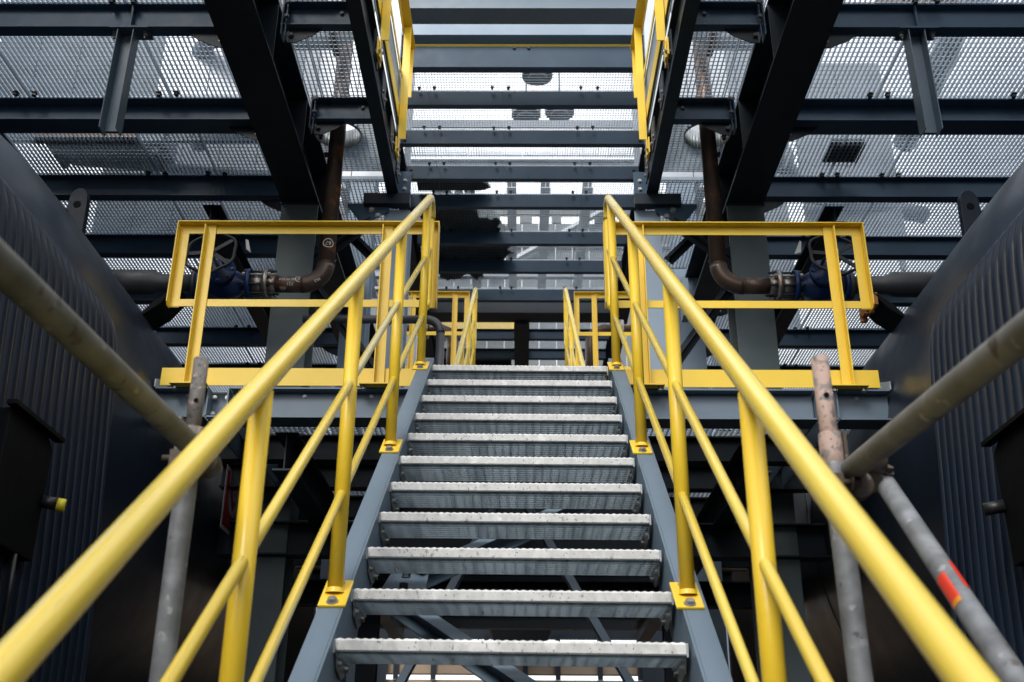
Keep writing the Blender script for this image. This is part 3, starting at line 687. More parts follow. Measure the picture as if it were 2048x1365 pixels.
# ------------------------------------------------------------------ tanks
TCX, TCZ, TR = 4.06, 3.64, 1.90
def tank(sx, sd):
    t = thing('pressure_vessel', 'huge black horizontal vessel with a ribbed flank on the %s of the stairs' % sd, 'vessel', (sx*TCX, 5, TCZ-TR))
    mb = MB(); seg = 96
    ys = [(-1.5, TR), (9.4, TR)]
    prof = [(-1.5, .6), (-1.2, 1.15), (2.5, 1.35), (3.6, 1.54), (4.2, 1.71), (4.5, 1.803), (4.66, 1.853), (4.83, 1.886), (5.0, 1.899), (5.2, 1.904), (5.5, 1.905)]+[(9.4, TR)]+[(9.4+.5*math.sin(R(a)), TR*math.cos(R(a))) for a in (15, 30, 45, 60, 75, 87)]
    mb.tube([(sx*TCX, y, TCZ) for y, r in prof], [r for y, r in prof], seg)
    part('shell', mb, 'tank', t)
    # weld seams as shallow rings
    for y in (5.35, 7.9):
        part('weld_seam', MB().tube([(sx*TCX, y-.014, TCZ), (sx*TCX, y-.004, TCZ), (sx*TCX, y+.004, TCZ), (sx*TCX, y+.014, TCZ)], [TR-.002, TR+.004, TR+.004, TR-.002], seg, caps=False), 'tank', t)
    # ribbed jacket: vertical half round ribs on a nearly flat flank, bending over at the top
    prof = [(-1.96, 1.1), (-1.985, 1.9), (-2.014, 2.64), (-2.056, 3.23), (-2.085, 3.7), (-2.10, 3.86)]
    prof += [(-2.115, 3.96), (-2.145, 4.05), (-2.19, 4.11), (-2.25, 4.155), (-2.34, 4.20), (-2.48, 4.25), (-2.70, 4.30)]
    back = [(-p[0]*-1-.10, p[1]) for p in prof]
    Ye = 5.0; pitch = .082
    mbk = MB()
    n = len(prof)
    vs = []; fs = []
    for y in (-1.2, Ye+.02):
        for (x, z) in prof: vs.append((-sx*(x-.050), y, z))
        for (x, z) in prof: vs.append((-sx*(x-.45), y, z-.30))
    for i in range(n-1):
        fs.append((i, i+1, 2*n+i+1, 2*n+i))
    fs.append(tuple(2*n+i for i in range(n))+tuple(3*n+i for i in range(n-1, -1, -1)))
    mbk.add(vs, fs, False)
    part('jacket', mbk, 'ribs', t)
    rb = MB()
    pts = [(-sx*x, 0, z) for x, z in prof]
    rr = [.0345]*n; rr[-1] = .004; rr[-2] = .022; rr[-3] = .034
    rb.tube(pts, rr, 14)
    me = rb.mesh('rib', 'ribs')
    y = Ye
    while y > 1.6:
        inst('rib', me, (0, y, 0), t, rot=(0, 0, 0)); y -= pitch
    # border bead, round the free corner of the jacket
    bead = [(-sx*x*1.0, Ye+.085, z) for x, z in prof]
    part('border_bead', MB().tube(bead, .022, 10), 'tank', t)
    # nozzle, reducer
    part('nozzle', MB().tube([(sx*3.35, 7.25, 5.39), (sx*2.95, 7.25, 5.39), (sx*2.78, 7.25, 5.39), (sx*2.72, 7.25, 5.385), (sx*2.32, 7.25, 5.38)], [.098, .098, .096, .070, .068], 28), 'pipe_grey', t)
    # lifting lug
    lx = sx*3.22; ly = 6.75; lz = 5.28
    mb = MB(); pr = []
    pr = [(-.085, -.25), (.085, -.25), (.070, .40)]+[(.068*math.cos(R(a)), .45+.10*math.sin(R(a))) for a in range(0, 181, 20)]+[(-.070, .40)]
    mb.prism(pr, (lx-.03, ly, lz+.06), (0, 1, 0), (0, 0, 1), (.06, 0, 0)) if 0 else mb.prism(pr, (lx, ly-.03, lz+.06), (1, 0, 0), (0, 0, 1), (0, .06, 0))
    l = part('lifting_lug', mb, 'tank', t, bevel=.004)
    part('lug_eye', MB().cyl((lx, ly-.033, lz+.47), (0, 1, 0), .028, .066, 24), 'block', l)
    part('pad_plate', MB().box(*sorted((lx+sx*.045, lx+sx*.24)), ly-.10, ly-.04, lz-.35, lz+.40), 'tank', l)
    # rubber block on the flank
    c = Vector((sx*2.50, 6.55, 4.76))
    mb = MB().prism([(-.13, -.10), (.13, -.10), (.13, .085), (-.13, .085)], c, (sx*.0, 1, 0), (-sx*.62, 0, .78), Vector((-.78*sx, 0, -.62)).normalized()*-.0001+Vector((-sx*.16, 0, .12)))
    bl = part('mounting_block', mb, 'block', t, bevel=.004)
    if sx > 0:
        mb = MB(); random.seed(3)
        for k in range(9):
            q = c+Vector((-sx*.16, -.13+.03*k, .12))+Vector((-sx*.0, 0, 0)); 
            mb.box(q.x-.02-random.uniform(0, .02), q.x+.01, q.y, q.y+.026, q.z-.03-random.uniform(0, .05), q.z+.03)
        part('torn_edge', mb, 'rustedge', bl)
    # control box on the ribs with a plug
    bt = part('junction_box', MB().prism([(-.05, 0), (.36, 0), (.36, .46), (.30, .50), (-.05, .50)], (sx*2.04, 3.88, 2.62), (0, 1, 0), (0, 0, 1), (-sx*.11, 0, 0)), 'block', t, bevel=.006)
    part('box_rim', MB().box(*sorted((sx*1.94, sx*1.90)), 3.80, 4.27, 3.122, 3.14), 'block', bt)
    if sx < 0:
        kn = part('plug', MB().cyl((sx*1.93, 4.22, 2.86), (-sx*.8, .3, -.1), .026, .06, 20), 'black', bt)
        c = Vector((sx*1.93, 4.22, 2.86))+Vector((-sx*.8, .3, -.1))*1.0 if 0 else Vector((sx*1.93, 4.22, 2.86))+Vector((-sx*.8, .3, -.1)).normalized()*.06
        part('yellow_cap', MB().cyl(c, (-sx*.8, .3, -.1), .027, .032, 20), 'lemon', kn)
    else:
        part('plug', MB().cyl((sx*1.93, 4.22, 2.86), (-sx*.8, .3, -.1), .026, .08, 20), 'black', bt)
    part('cable', MB().tube([(sx*1.94, 4.10, 2.62), (sx*1.94, 4.12, 2.45), (sx*1.97, 4.2, 2.2), (sx*2.0, 4.25, 1.6)], .011, 8), 'black', bt)
    # saddle
    part('saddle', MB().prism([(-1.5, 0), (1.5, 0), (1.5, 2.0), (0, 1.75), (-1.5, 2.0)], (sx*TCX, 6.0, 0), (1, 0, 0), (0, 0, 1), (0, .3, 0)), 'tank', t)
    part('saddle', MB().prism([(-1.5, 0), (1.5, 0), (1.5, 2.0), (0, 1.75), (-1.5, 2.0)], (sx*TCX, 1.0, 0), (1, 0, 0), (0, 0, 1), (0, .3, 0)), 'tank', t)
tank(-1, 'left'); tank(1, 'right')
random.seed(11)

# ------------------------------------------------------------------ valves and pipes
def text_mesh(txt, size, rough_circle=False):
    cu = bpy.data.curves.new('t', 'FONT'); cu.body = txt; cu.size = size; cu.align_x = 'CENTER'; cu.align_y = 'CENTER'; cu.extrude = 0
    o = bpy.data.objects.new('t', cu); COL.objects.link(o)
    bpy.context.view_layer.update()
    me = bpy.data.meshes.new_from_object(o); bpy.data.objects.remove(o); bpy.data.curves.remove(cu)
    return me
def chalk(parent, txt, axis, base, rad, along, around, size, flip=False, circle=False, tilt=0):
    """writing wrapped on a pipe: axis 'x' or 'z', base centre of pipe, around = angle from the viewer-facing side"""
    me = text_mesh(txt, size)
    vs = [v.co.copy() for v in me.vertices]; fs = [tuple(p.vertices) for p in me.polygons]; bpy.data.meshes.remove(me)
    if circle:
        n = 28; o = len(vs); ra, rb = size*.95, size*.80
        for k in range(n):
            a = 2*math.pi*k/n; vs += [Vector((ra*math.cos(a), .9*ra*math.sin(a), 0)), Vector((rb*math.cos(a), .9*rb*math.sin(a), 0))]
        fs += [(o+2*k, o+2*((k+1) % n), o+2*((k+1) % n)+1, o+2*k+1) for k in range(n)]
    mb = MB(); pv = []
    ct, st = math.cos(tilt), math.sin(tilt); bx, by, bz = base; rr = rad+.0012
    for v in vs:
        x, y = v.x*ct-v.y*st, v.x*st+v.y*ct
        if flip: x, y = -x, -y
        if axis == 'x':
            th = around+y/rad; pv.append((bx+along+x, by-rr*math.cos(th), bz+rr*math.sin(th)))
        else:
            th = around+x/rad; pv.append((bx+rr*math.sin(th), by-rr*math.cos(th), bz+along+y))
    mb.add(pv, fs); return part('chalk_writing', mb, 'chalk', parent)

PR = .063
for sx, sd in ((-1, 'left'), (1, 'right')):
    zP, yP, xP = 5.375, 7.25, sx*1.487
    t = thing('process_pipe', 'rust-streaked brown %s pipe dropping from the deck and bending toward the vessel' % sd, 'pipe', (xP, yP, zP))
    r_ = .17
    bend = [(xP+sx*(r_-r_*math.cos(R(a))), yP, zP+r_-r_*math.sin(R(a))) for a in range(0, 91, 9)]
    part('riser', MB().tube([(xP+sx*.0, yP+.03, 8.6), (xP, yP, zP+r_+.003)], PR, 28), 'pipe', t)
    el = part('elbow', MB().tube(bend, PR+.0025, 28), 'pipe', t)
    xe = xP+sx*r_; xf = sx*1.85
    part('spool', MB().tube([(xe+sx*.003, yP, zP), (xf, yP, zP)], PR, 28), 'pipe', t)
    for p_ in (((xP, yP, zP+r_+.003), (0, 0, 1)), ((xe, yP, zP), (sx, 0, 0))):
        part('weld_bead', MB().tube([Vector(p_[0])-Vector(p_[1])*.006, Vector(p_[0]), Vector(p_[0])+Vector(p_[1])*.006], [PR, PR+.006, PR], 28), 'pipe', t)
    if sx < 0:
        chalk(t, '67', 'z', (xP, yP, 0), PR, 5.70, .25, .045, flip=True, circle=True)
        chalk(t, '30', 'x', (0, yP, zP), PR, -1.66, .35, .04, flip=True, circle=True)
        chalk(t, 'ALW2S4', 'x', (0, yP, zP), PR, -1.755, .25, .034, flip=True)
        chalk(t, 'P21', 'x', (0, yP, zP), PR, -1.735, -.35, .034, flip=True)
        chalk(t, '80L', 'x', (0, yP, zP), PR, -1.79, -.9, .034, flip=True)
        chalk(t, '353', 'x', (0, yP, zP), PR, -1.53, .15, .034, flip=True, tilt=.5)
    # ---- flange set
    f = thing('flange_joint', 'bolted flange pair between the brown %s pipe and the blue valve' % sd, 'pipe flange', (sx*1.93, yP, zP))
    part('weld_neck', MB().tube([(sx*1.852, yP, zP), (sx*1.875, yP, zP), (sx*1.90, yP, zP)], [PR, .075, .085], 28), 'flange', f)
    part('flange_ring', MB().tube([(sx*1.90, yP, zP), (sx*1.935, yP, zP)], .118, 36), 'flange', f)
    part('spacer', MB().tube([(sx*1.9355, yP, zP), (sx*2.03, yP, zP)], .082, 30), 'flange', f)
    for k in range(8):
        a = 2*math.pi*(k+.5)/8; cy, cz = yP+.098*math.cos(a), zP+.098*math.sin(a)
        mb = MB().tube([(sx*1.845, cy, cz), (sx*2.10, cy, cz)], .009, 10)
        mb.tube([(sx*1.878, cy, cz), (sx*1.8995, cy, cz)], .018, 6, smooth=False); mb.tube([(sx*2.0665, cy, cz), (sx*2.088, cy, cz)], .018, 6, smooth=False)
        part('stud_bolt', mb, 'bolt_dark' if k % 3 else 'bolt', f)
    # ---- valve
    v = thing('gate_valve', 'blue cast valve with black spoked handwheel beside the %s vessel' % sd, 'valve', (sx*2.22, yP, zP))
    part('flange_ring', MB().tube([(sx*2.0305, yP, zP), (sx*2.064, yP, zP)], .118, 36), 'blue', v)
    part('flange_ring', MB().tube([(sx*2.40, yP, zP), (sx*2.435, yP, zP)], .118, 36), 'blue', v)
    part('body', MB().tube([(sx*2.0645, yP, zP), (sx*2.09, yP, zP), (sx*2.12, yP, zP), (sx*2.16, yP, zP), (sx*2.22, yP, zP), (sx*2.29, yP, zP), (sx*2.34, yP, zP), (sx*2.37, yP, zP), (sx*2.3995, yP, zP)], [.06, .062, .085, .11, .118, .11, .085, .065, .06], 32), 'blue', v)
    top = Vector((sx*2.22, yP, zP)); ax = Vector((sx*.10, -.95, .20)).normalized()
    part('bonnet', MB().tube([top+ax*.08, top+ax*.14, top+ax*.143, top+ax*.168, top+ax*.17, top+ax*.22], [.085, .085, .115, .115, .06, .045], 30), 'blue', v)
    e1 = ax.cross(Vector((1, 0, 0))).normalized(); e2 = ax.cross(e1)
    for k in range(8):
        a = 2*math.pi*k/8; part('bonnet_bolt', MB().hexb(top+ax*.168+(e1*math.cos(a)+e2*math.sin(a))*.098, ax, .012, .016), 'blue', v)
    part('yoke', MB().tube([top+ax*.2+e2*.05, top+ax*.30+e2*.06, top+ax*.36+e2*.02], .012, 10).tube([top+ax*.2-e2*.05, top+ax*.30-e2*.06, top+ax*.36-e2*.02], .012, 10), 'blue', v)
    part('stem', MB().tube([top+ax*.2, top+ax*.42], .012, 12), 'bolt', v)
    hw = top+ax*.37; rad = .185; ring = []
    for k in range(41):
        a = 2*math.pi*k/40; rr = rad*(1+.045*math.cos(6*a)); ring.append(hw+(e1*math.cos(a)+e2*math.sin(a))*rr)
    w = part('handwheel', MB().tube(ring, .0125, 10, caps=False), 'black', v)
    for k in range(5):
        a = 2*math.pi*k/5+.3; dv = e1*math.cos(a)+e2*math.sin(a)
        part('spoke', MB().prof([(-.016, -.005), (.016, -.005), (.016, .005), (-.016, .005)], hw+dv*.02, hw+dv*(rad-.004), up=ax), 'black', w)
    part('hub', MB().tube([hw-ax*.02, hw+ax*.02], .03, 16), 'black', w)
    part('hub_nut', MB().hexb(hw+ax*.02, ax, .016, .018), 'bolt', w)
    tg = MB(); q = Vector((sx*2.075, yP-.16, zP+.30))
    tg.prism([(0, 0), (.022, -.01), (.05, -.115), (.012, -.085)] if sx < 0 else [(0, 0), (-.05, -.115), (.0, -.10), (.012, -.01)], q, (1, 0, 0), (0, 0, 1), (0, .001, 0))
    part('paper_tag', tg, 'paper', v)
    part('counter_flange', MB().tube([(sx*2.4355, yP, zP), (sx*2.47, yP, zP)], .112, 36), 'pipe_grey', v)

# pipe run on the landing, left of centre
t = thing('vent_pipe', 'bent dark grey pipe turning down just left of the stair top', 'pipe', (-.95, 7.15, 5.0))
pz = 5.04; px0 = -1.6; px1 = -.70; r_ = .11; py = 7.15
part('run', MB().tube([(px0, py, pz), (px1, py, pz)], .031, 24), 'pipe_grey', t)
part('elbow', MB().tube([(px1+r_*math.sin(R(a)), py, pz-r_+r_*math.cos(R(a))) for a in range(0, 91, 10)], .032, 24), 'pipe_grey', t)
part('drop', MB().tube([(px1+r_, py, pz-r_-.002), (px1+r_, py, 4.06)], .031, 24), 'pipe_grey', t)
part('clamp', MB().tube([(-.98, py, pz), (-.96, py, pz)], .042, 24), 'black', t)
part('clamp_bolt', MB().box(-.98, -.96, py-.015, py+.015, pz+.04, pz+.075), 'black', t)
t = thing('far_pipe', 'small far brown flanged pipe behind the left distant guard rail', 'pipe', (-1.1, 12.6, 7.3))
part('run', MB().tube([(-1.6, 12.6, 7.45), (-1.05, 12.6, 7.45), (-.93, 12.6, 7.40), (-.88, 12.6, 7.28), (-.88, 12.6, 6.65)], .075, 20), 'pipe', t)
part('flange_ring', MB().tube([(-1.30, 12.6, 7.45), (-1.20, 12.6, 7.45)], .13, 24), 'flange', t)
t = thing('far_pipe', 'small far brown flanged pipe behind the right distant guard rail', 'pipe', (1.1, 12.6, 7.3))
part('run', MB().tube([(1.6, 12.6, 7.45), (1.05, 12.6, 7.45), (.93, 12.6, 7.40), (.88, 12.6, 7.28), (.88, 12.6, 6.65)], .075, 20), 'pipe', t)
part('flange_ring', MB().tube([(1.30, 12.6, 7.45), (1.20, 12.6, 7.45)], .13, 24), 'flange', t)
t = thing('instrument_stand', 'small grey metal frame with tan panel on the landing beside the elbow pipe', 'frame', (-1.15, 9.6, 4.06))
part('frame', MB().box(-1.36, -1.31, 9.55, 9.6, 4.06, 4.86).box(-1.00, -.95, 9.55, 9.6, 4.06, 4.86).box(-1.31, -1.0, 9.55, 9.6, 4.81, 4.86), 'galv', t)
part('panel', MB().box(-1.30, -1.01, 9.58, 9.6, 4.30, 4.80), 'brick', t)

# ------------------------------------------------------------------ scaffold tubes
def tubething(name, label, p0, p1, mt, r=.0242, cat='scaffold tube'):
    t = thing(name, label, cat, p1 if p1[2] < p0[2] else p0)
    n = 6; p0, p1 = Vector(p0), Vector(p1)
    part('tube', MB().tube([p0+(p1-p0)*i/n for i in range(n+1)], r, 24, caps=False), mt, t)
    o = part('tube_end', MB().tube([p0, p0+(p1-p0).normalized()*.004], [r, r*.97], 24), 'rustclamp', t)
    return t
def coupler(label, c, ax1, ax2):
    t = thing('scaffold_coupler', label, 'scaffold coupler', c); c = Vector(c); a1, a2 = Vector(ax1).normalized(), Vector(ax2).normalized()
    part('jaw', MB().tube([c-a1*.022, c+a1*.022], .031, 18), 'rustclamp', t, bevel=.003)
    s = a1.cross(a2).normalized()
    c2 = c+s*.045
    part('jaw', MB().tube([c2-a2*.022, c2+a2*.022], .030, 18), 'rustclamp', t, bevel=.003)
    for q in (1, -1):
        b = c+a2*q*.045-s*.01; mb = MB().tube([b-s*.03, b+s*.045], .0075, 10); mb.hexb(b+s*.03, s, .013, .018); mb.box(b.x-.012, b.x+.012, b.y-.012, b.y+.012, b.z-.018, b.z+.018)
        part('clamp_bolt', mb, 'rustclamp', t)
t = tubething('scaffold_standard', 'left upright scaffold tube, brown chipped spigot on top', (-.752, 2.385, 0), (-.743, 2.31, 2.50), 'scaf')
part('spigot', MB().tube([(-.743, 2.309, 2.45), (-.7415, 2.299, 2.672)], .0172, 20), 'scaf_brown', t)
part('collar', MB().tube([(-.743, 2.311, 2.44), (-.743, 2.309, 2.505)], [.027, .026], 20), 'scaf_brown', t)
part('pin_hole', MB().cyl((-.7415+.004, 2.304-.0165, 2.565), (0, -1, -.15), .0055, .0015, 14), 'block', t)
part('wedge', MB().box(-.775, -.765, 2.295, 2.325, 2.44, 2.53), 'scaf_brown', t)
t = tubething('scaffold_standard', 'right upright scaffold tube, salmon painted spigot with chipped patches', (.668, 2.16, 0), (.667, 2.222, 2.40), 'scaf')
part('spigot', MB().tube([(.667, 2.222, 2.36), (.676, 2.262, 2.662)], .0195, 20), 'scaf_pink', t)
part('collar', MB().tube([(.667, 2.223, 2.36), (.669, 2.23, 2.47)], [.026, .0245], 20), 'scaf_pink', t)
part('pin_hole', MB().cyl((.671, 2.245-.0195, 2.56), (0, -1, -.15), .006, .0015, 14), 'block', t)
part('wedge', MB().box(.690, .697, 2.205, 2.225, 2.40, 2.47), 'rustclamp', t)
tubething('scaffold_ledger', 'muddy olive scaffold tube crossing the upper left foreground toward the standard', (-.711, 2.30, 2.438), (-.61, -.6, 2.20), 'scaf_mud')
tubething('scaffold_ledger', 'grey-brown scaffold tube crossing the upper right foreground toward the salmon spigot', (.702, 2.27, 2.39), (.588, -.3, 2.12), 'scaf_grime')
tb = tubething('scaffold_brace', 'pale grey diagonal scaffold tube with red tape, lower right', (.900, 2.651, 2.527), (.748, .79, 1.0), 'scaf', r=.0245)
# tape wraps
def onbrace(f0, f1, a0, a1, mt, name):
    p0, p1 = Vector((.900, 2.651, 2.527)), Vector((.748, .79, 1.0)); d_ = (p1-p0); u = d_.normalized()
    a = u.cross(Vector((1, 0, 0))).normalized(); b = u.cross(a); mb = MB(); n = 10; r = .0252; vs = []
    for i in range(n+1):
        an = R(a0+(a1-a0)*i/n); o = (a*math.cos(an)+b*math.sin(an))*r; vs += [p0+d_*f0+o, p0+d_*f1+o]
    mb.add(vs, [(2*i, 2*i+1, 2*i+3, 2*i+2) for i in range(n)], True); part(name, mb, mt, tb)
onbrace(.250, .290, 32, 100, 'red', 'tape'); onbrace(.290, .297, 34, 95, 'orange', 'tape'); onbrace(.232, .276, -52, -14, 'red', 'tape')
coupler('rusty coupler joining the left scaffold upright and ledger', (-.745, 2.30, 2.42), (0, 0, 1), (.04, -1, -.08))
coupler('rusty coupler joining the right scaffold upright and ledger', (.667, 2.22, 2.35), (0, 0, 1), (-.04, -1, -.1))
coupler('rusty coupler at the top of the taped diagonal scaffold tube', (.85, 2.56, 2.47), (-.06, -.77, -.63), (1, .3, 0))

# ------------------------------------------------------------------ signs
t = thing('warning_sign', 'red and white hand warning sign in the dark at left under the landing', 'sign', (-2.09, 7.6, 3.55))
sxp = -2.09; Y0, Y1, Z0, Z1 = 7.36, 7.92, 3.545, 4.0
def sp(poly, dx, name, mt, par):   # polygon in (y,z) facing +x
    return part(name, MB().prism(poly, (sxp+dx, 0, 0), (0, 1, 0), (0, 0, 1), (.002, 0, 0)), mt, par)
sp([(Y0, Z0), (Y1, Z0), (Y1, Z1), (Y0, Z1)], 0, 'board', 'white', t)
sp([(Y0+.03, Z0+.03), (Y1-.03, Z0+.03), (Y1-.03, Z1-.03), (Y0+.03, Z1-.03)], .0025, 'red_field', 'signred', t)
cyS = 7.60
sh = [(cyS-.13, 3.98)]+[(cyS-.13, 3.82), (cyS-.12, 3.76), (cyS-.08, 3.71), (cyS-.02, 3.68), (cyS+.04, 3.68), (cyS+.10, 3.71), (cyS+.14, 3.76), (cyS+.15, 3.82), (cyS+.15, 3.98)]
sp(list(sh), .005, 'shield', 'white', t)
hand = [(cyS-.09, 3.96), (cyS-.09, 3.82), (cyS-.01, 3.71), (cyS+.05, 3.78), (cyS+.02, 3.81), (cyS-.01, 3.775), (cyS-.035, 3.85), (cyS-.035, 3.96)]
sp(hand, .0075, 'hand_mark', 'signred', t)
for q in (.0, .035, .07): sp([(cyS+q, 3.83), (cyS+q+.016, 3.83), (cyS+q+.016, 3.96), (cyS+q, 3.96)], .0075, 'finger_mark', 'signred', t)
me = text_mesh('STOPPEN', .055); vs = [(sxp+.0055, 7.60+v.co.x, 3.625+v.co.y) for v in me.vertices]; fs = [tuple(p.vertices) for p in me.polygons]
part('lettering', MB().add(vs, fs), 'white', t)
t = thing('white_board', 'blank pale board behind the right handrail in the dark under the landing', 'board', (2.09, 7.9, 3.65))
part('board', MB().prism([(7.70, 3.655), (8.25, 3.655), (8.25, 4.0), (7.70, 4.0)], (2.088, 0, 0), (0, 1, 0), (0, 0, 1), (.004, 0, 0)), 'white', t)
part('frame', MB().box(2.084, 2.087, 7.70, 7.725, 3.655, 4.0), 'galv', t)

# ------------------------------------------------------------------ things standing on the deck above, seen through the gratings
ZT = ZG+.034
def cab(label, x0, x1, y0, y1, z1, mt='clad', z0=None, name='equipment_cabinet', cat='cabinet'):
    t = thing(name, label, cat, ((x0+x1)/2, (y0+y1)/2, ZT))
    zb = ZT if z0 is None else z0
    part('casing', MB().box(x0, x1, y0, y1, zb+.08, z1), mt, t, bevel=.01)
    for (x, y) in ((x0+.05, y0+.05), (x1-.1, y0+.05), (x0+.05, y1-.1), (x1-.1, y1-.1)): part('foot', MB().box(x, x+.05, y, y+.05, ZT, zb+.0795), 'black', t)
    part('door_panel', MB().box(x0+.06, x1-.06, y0-.012, y0-.001, zb+.16, z1-.08), mt, t)
    return t
def screen(label, x0, x1, y, z1, mt='clad', z0=None):
    t = thing('cladding_screen', label, 'screen', ((x0+x1)/2, y, ZT)); zb = (z0 or ZT+.12); n = max(1, int((x1-x0)/.35))
    for k in range(n):
        a = x0+(x1-x0)*k/n; part('panel', MB().box(a+.004, x0+(x1-x0)*(k+1)/n-.004, y, y+.05, zb, z1), mt, t)
    for x in (x0+.03, x1-.08): part('post', MB().box(x, x+.05, y+.051, y+.10, ZT, z1), 'galv', t)
screen('wide mid grey screen above the left deck, seen through the grating beside the hanging channel', -4.6, -2.05, 7.6, 8.9, 'screen_grey')
screen('low pale screen above the left deck in front of the wide grey one', -2.9, -2.1, 7.0, 7.75)
screen('grey panel screen above the far left corner of the left deck', -6.4, -4.7, 7.4, 8.6, 'screen_grey')
screen('mid grey screen over the fourth bay of the left deck', -4.4, -2.4, 9.6, 10.8, 'screen_grey')
screen('low grey screen over the fourth bay of the right deck', 2.9, 3.9, 9.6, 9.3, 'clad_mid')
screen('far grey screen over the left deck near the vessel nozzle', -3.9, -2.3, 11.6, 13, 'clad_mid')
screen('far grey screen over the right deck near the vessel nozzle', 2.3, 3.3, 11.6, 12, 'clad_mid')
def run(label, pts, r, mt='clad_mid'):
    t = thing('overhead_pipe', label, 'pipe', pts[0]); part('run', MB().tube(pts, r, 16), mt, t)
    a, b = Vector(pts[0]), Vector(pts[1]); d_ = (b-a).normalized(); c = a+(b-a)*.35
    part('flange_ring', MB().tube([c-d_*.02, c+d_*.02], r*1.7, 20), mt, t)
run('slanting grey pipe above the left deck beside the girder', [(-2.05, 6.3, 7.3), (-2.6, 7.0, 7.35), (-3.0, 8.4, 7.4)], .07)
run('grey pipe running across above the outer left deck', [(-5.5, 6.6, 7.5), (-3.1, 6.9, 7.5)], .09)
run('brown pipe above the outer right deck behind the hanging channel', [(3.2, 6.5, 7.4), (3.25, 7.6, 8.4)], .10, 'timber')
run('slim grey pipe above the third bay of the right deck', [(2.1, 7.7, 7.3), (4.2, 8.0, 7.3)], .04)
run('thick grey pipe above the fourth bay of the right deck', [(2.2, 8.4, 7.5), (2.9, 9.4, 7.5), (4.2, 9.8, 7.5)], .09)
run('thin steel pipe across the fourth bay of the left deck', [(-4.2, 8.5, 7.3), (-2.1, 8.8, 7.3)], .05)
run('steel pipe high above the outer right deck, running away', [(3.75, 6.0, 8.2), (4.0, 9.5, 8.2)], .12)
cab('long dark skid lying over the third bay of the left deck', -4.0, -3.0, 7.55, 7.9, 7.3, 'clad_mid')
solo('timber_plank', MB().box(-4.0, -3.15, 7.38, 7.47, ZT+.001, ZT+.05), 'timber', 'brown timber plank resting on the left deck grating', 'plank')
solo('steel_plate', MB().box(2.52, 2.80, 7.42, 7.72, ZT+.001, ZT+.02), 'block', 'square black plate covering part of the right deck grating', 'plate')
# ducts / pipes over the narrow strips
for sx, sd in ((-1, 'left'), (1, 'right')):
    t = thing('insulated_pipe', 'pale clad pipe bend above the narrow %s grating strip' % sd, 'pipe', (sx*1.35, 7.0, 7.6))
    part('run', MB().tube([(sx*1.25, 6.9, 8.6), (sx*1.28, 6.95, 7.9), (sx*1.35, 7.0, 7.62), (sx*1.55, 7.0, 7.5), (sx*2.2, 7.0, 7.5)], .11, 20), 'clad', t)
    part('flange_ring', MB().tube([(sx*1.5, 7.0, 7.52), (sx*1.56, 7.0, 7.51)], .17, 24), 'pipe', t)
    screen('pale screen rising above the narrow %s grating strip' % sd, *sorted((sx*1.15, sx*1.9)), 8.2, 9.0, 'clad')
# cooler fan drums high overhead
for i, (x, y, l) in enumerate(((.30, 18.0, 'upper drum of the three'), (.08, 19.35, 'lower left drum of the three'), (.80, 19.25, 'lower right drum of the three'))):
    t = thing('fan_drum', 'dark ribbed round drum high above the central grating, %s' % l, 'drum', (x, y, 15.6))
    mb = MB(); n = 36; pr = []
    for k in range(n):
        a = 2*math.pi*k/n; rr = .30*(1+(.07 if k % 2 else 0)); pr.append((rr*math.cos(a), rr*math.sin(a)))
    mb.prism(pr, (x, y, 15.6), (1, 0, 0), (0, 1, 0), (0, 0, .16)); part('drum', mb, 'clad_mid', t)
    part('base_ring', MB().tube([(x, y, 15.52), (x, y, 15.599)], .2, 24), 'clad_mid', t)
    part('hanger', MB().tube([(x, y, 15.76), (x, y, 19)], .02, 10), 'clad_mid', t)
t = thing('roof_frame', 'high pale rack frame crossing above the central grating', 'roof frame', (0, 22, 15))
for x in (-4.2, -1.25, -.25, .55, 1.55, 4.2): part('rafter', MB().prof(I_poly(.4, .22, .01, .014), (x, 21.6, 15.2), (x, 27.5, 15.2)), 'clad', t)
for y in (21.6, 27.0): part('purlin', MB().prof(I_poly(.3, .2, .01, .014), (4.5, y, 15.61), (-4.5, y, 15.61)), 'clad_mid', t)
pass
pass
pass
for x in (-4.5, 4.5): part('leg', MB().box(x-.12, x+.12, 24.3, 24.54, 0, 15.2), 'steel_light', t)
t = thing('upper_walkway', 'narrow walkway of fine mesh crossing high above the central grating', 'walkway', (0, 16.5, 13))
part('edge_beam', MB().box(-4, 4, 16.0, 16.04, 12.95, 13.1), 'clad_mid', t); pass
lay(t, 13.0, -4, [-3, -2, -1, 0, 1, 2, 3, 4], 16.05, 17.0, pitch=.05, rod=.06)
for sx, sd in ((-1, 'left'), (1, 'right')):
    t = thing('pipe_bundle', 'bundle of upright grey pipes rising past the %s edge of the high central grating' % sd, 'pipes', (sx*2.1, 14.2, 10))
    for k, (x, y, r) in enumerate(((1.75, 13.9, .05), (1.95, 14.1, .09), (2.25, 14.0, .06), (2.5, 14.4, .12))):
        part('pipe', MB().tube([(sx*x, y, 10.0), (sx*x, y, 15.5)], r, 14), ('clad', 'clad_mid', 'pipe_grey', 'clad')[k], t)
t = thing('tall_hall', 'distant pale grey clad hall with a row of small openings, glimpsed past the central grating', 'building', (0, 34, 0))
for k in range(26):
    x = -7.8+.6*k; part('cladding_panel', MB().box(x+.01, x+.59, 34, 34.1, 10, 21.42+random.uniform(0, .02)), 'hall_grey', t)
part('eaves_band', MB().box(-7.8, 7.8, 33.95, 34.1, 21.78, 22.35), 'hall_grey', t)
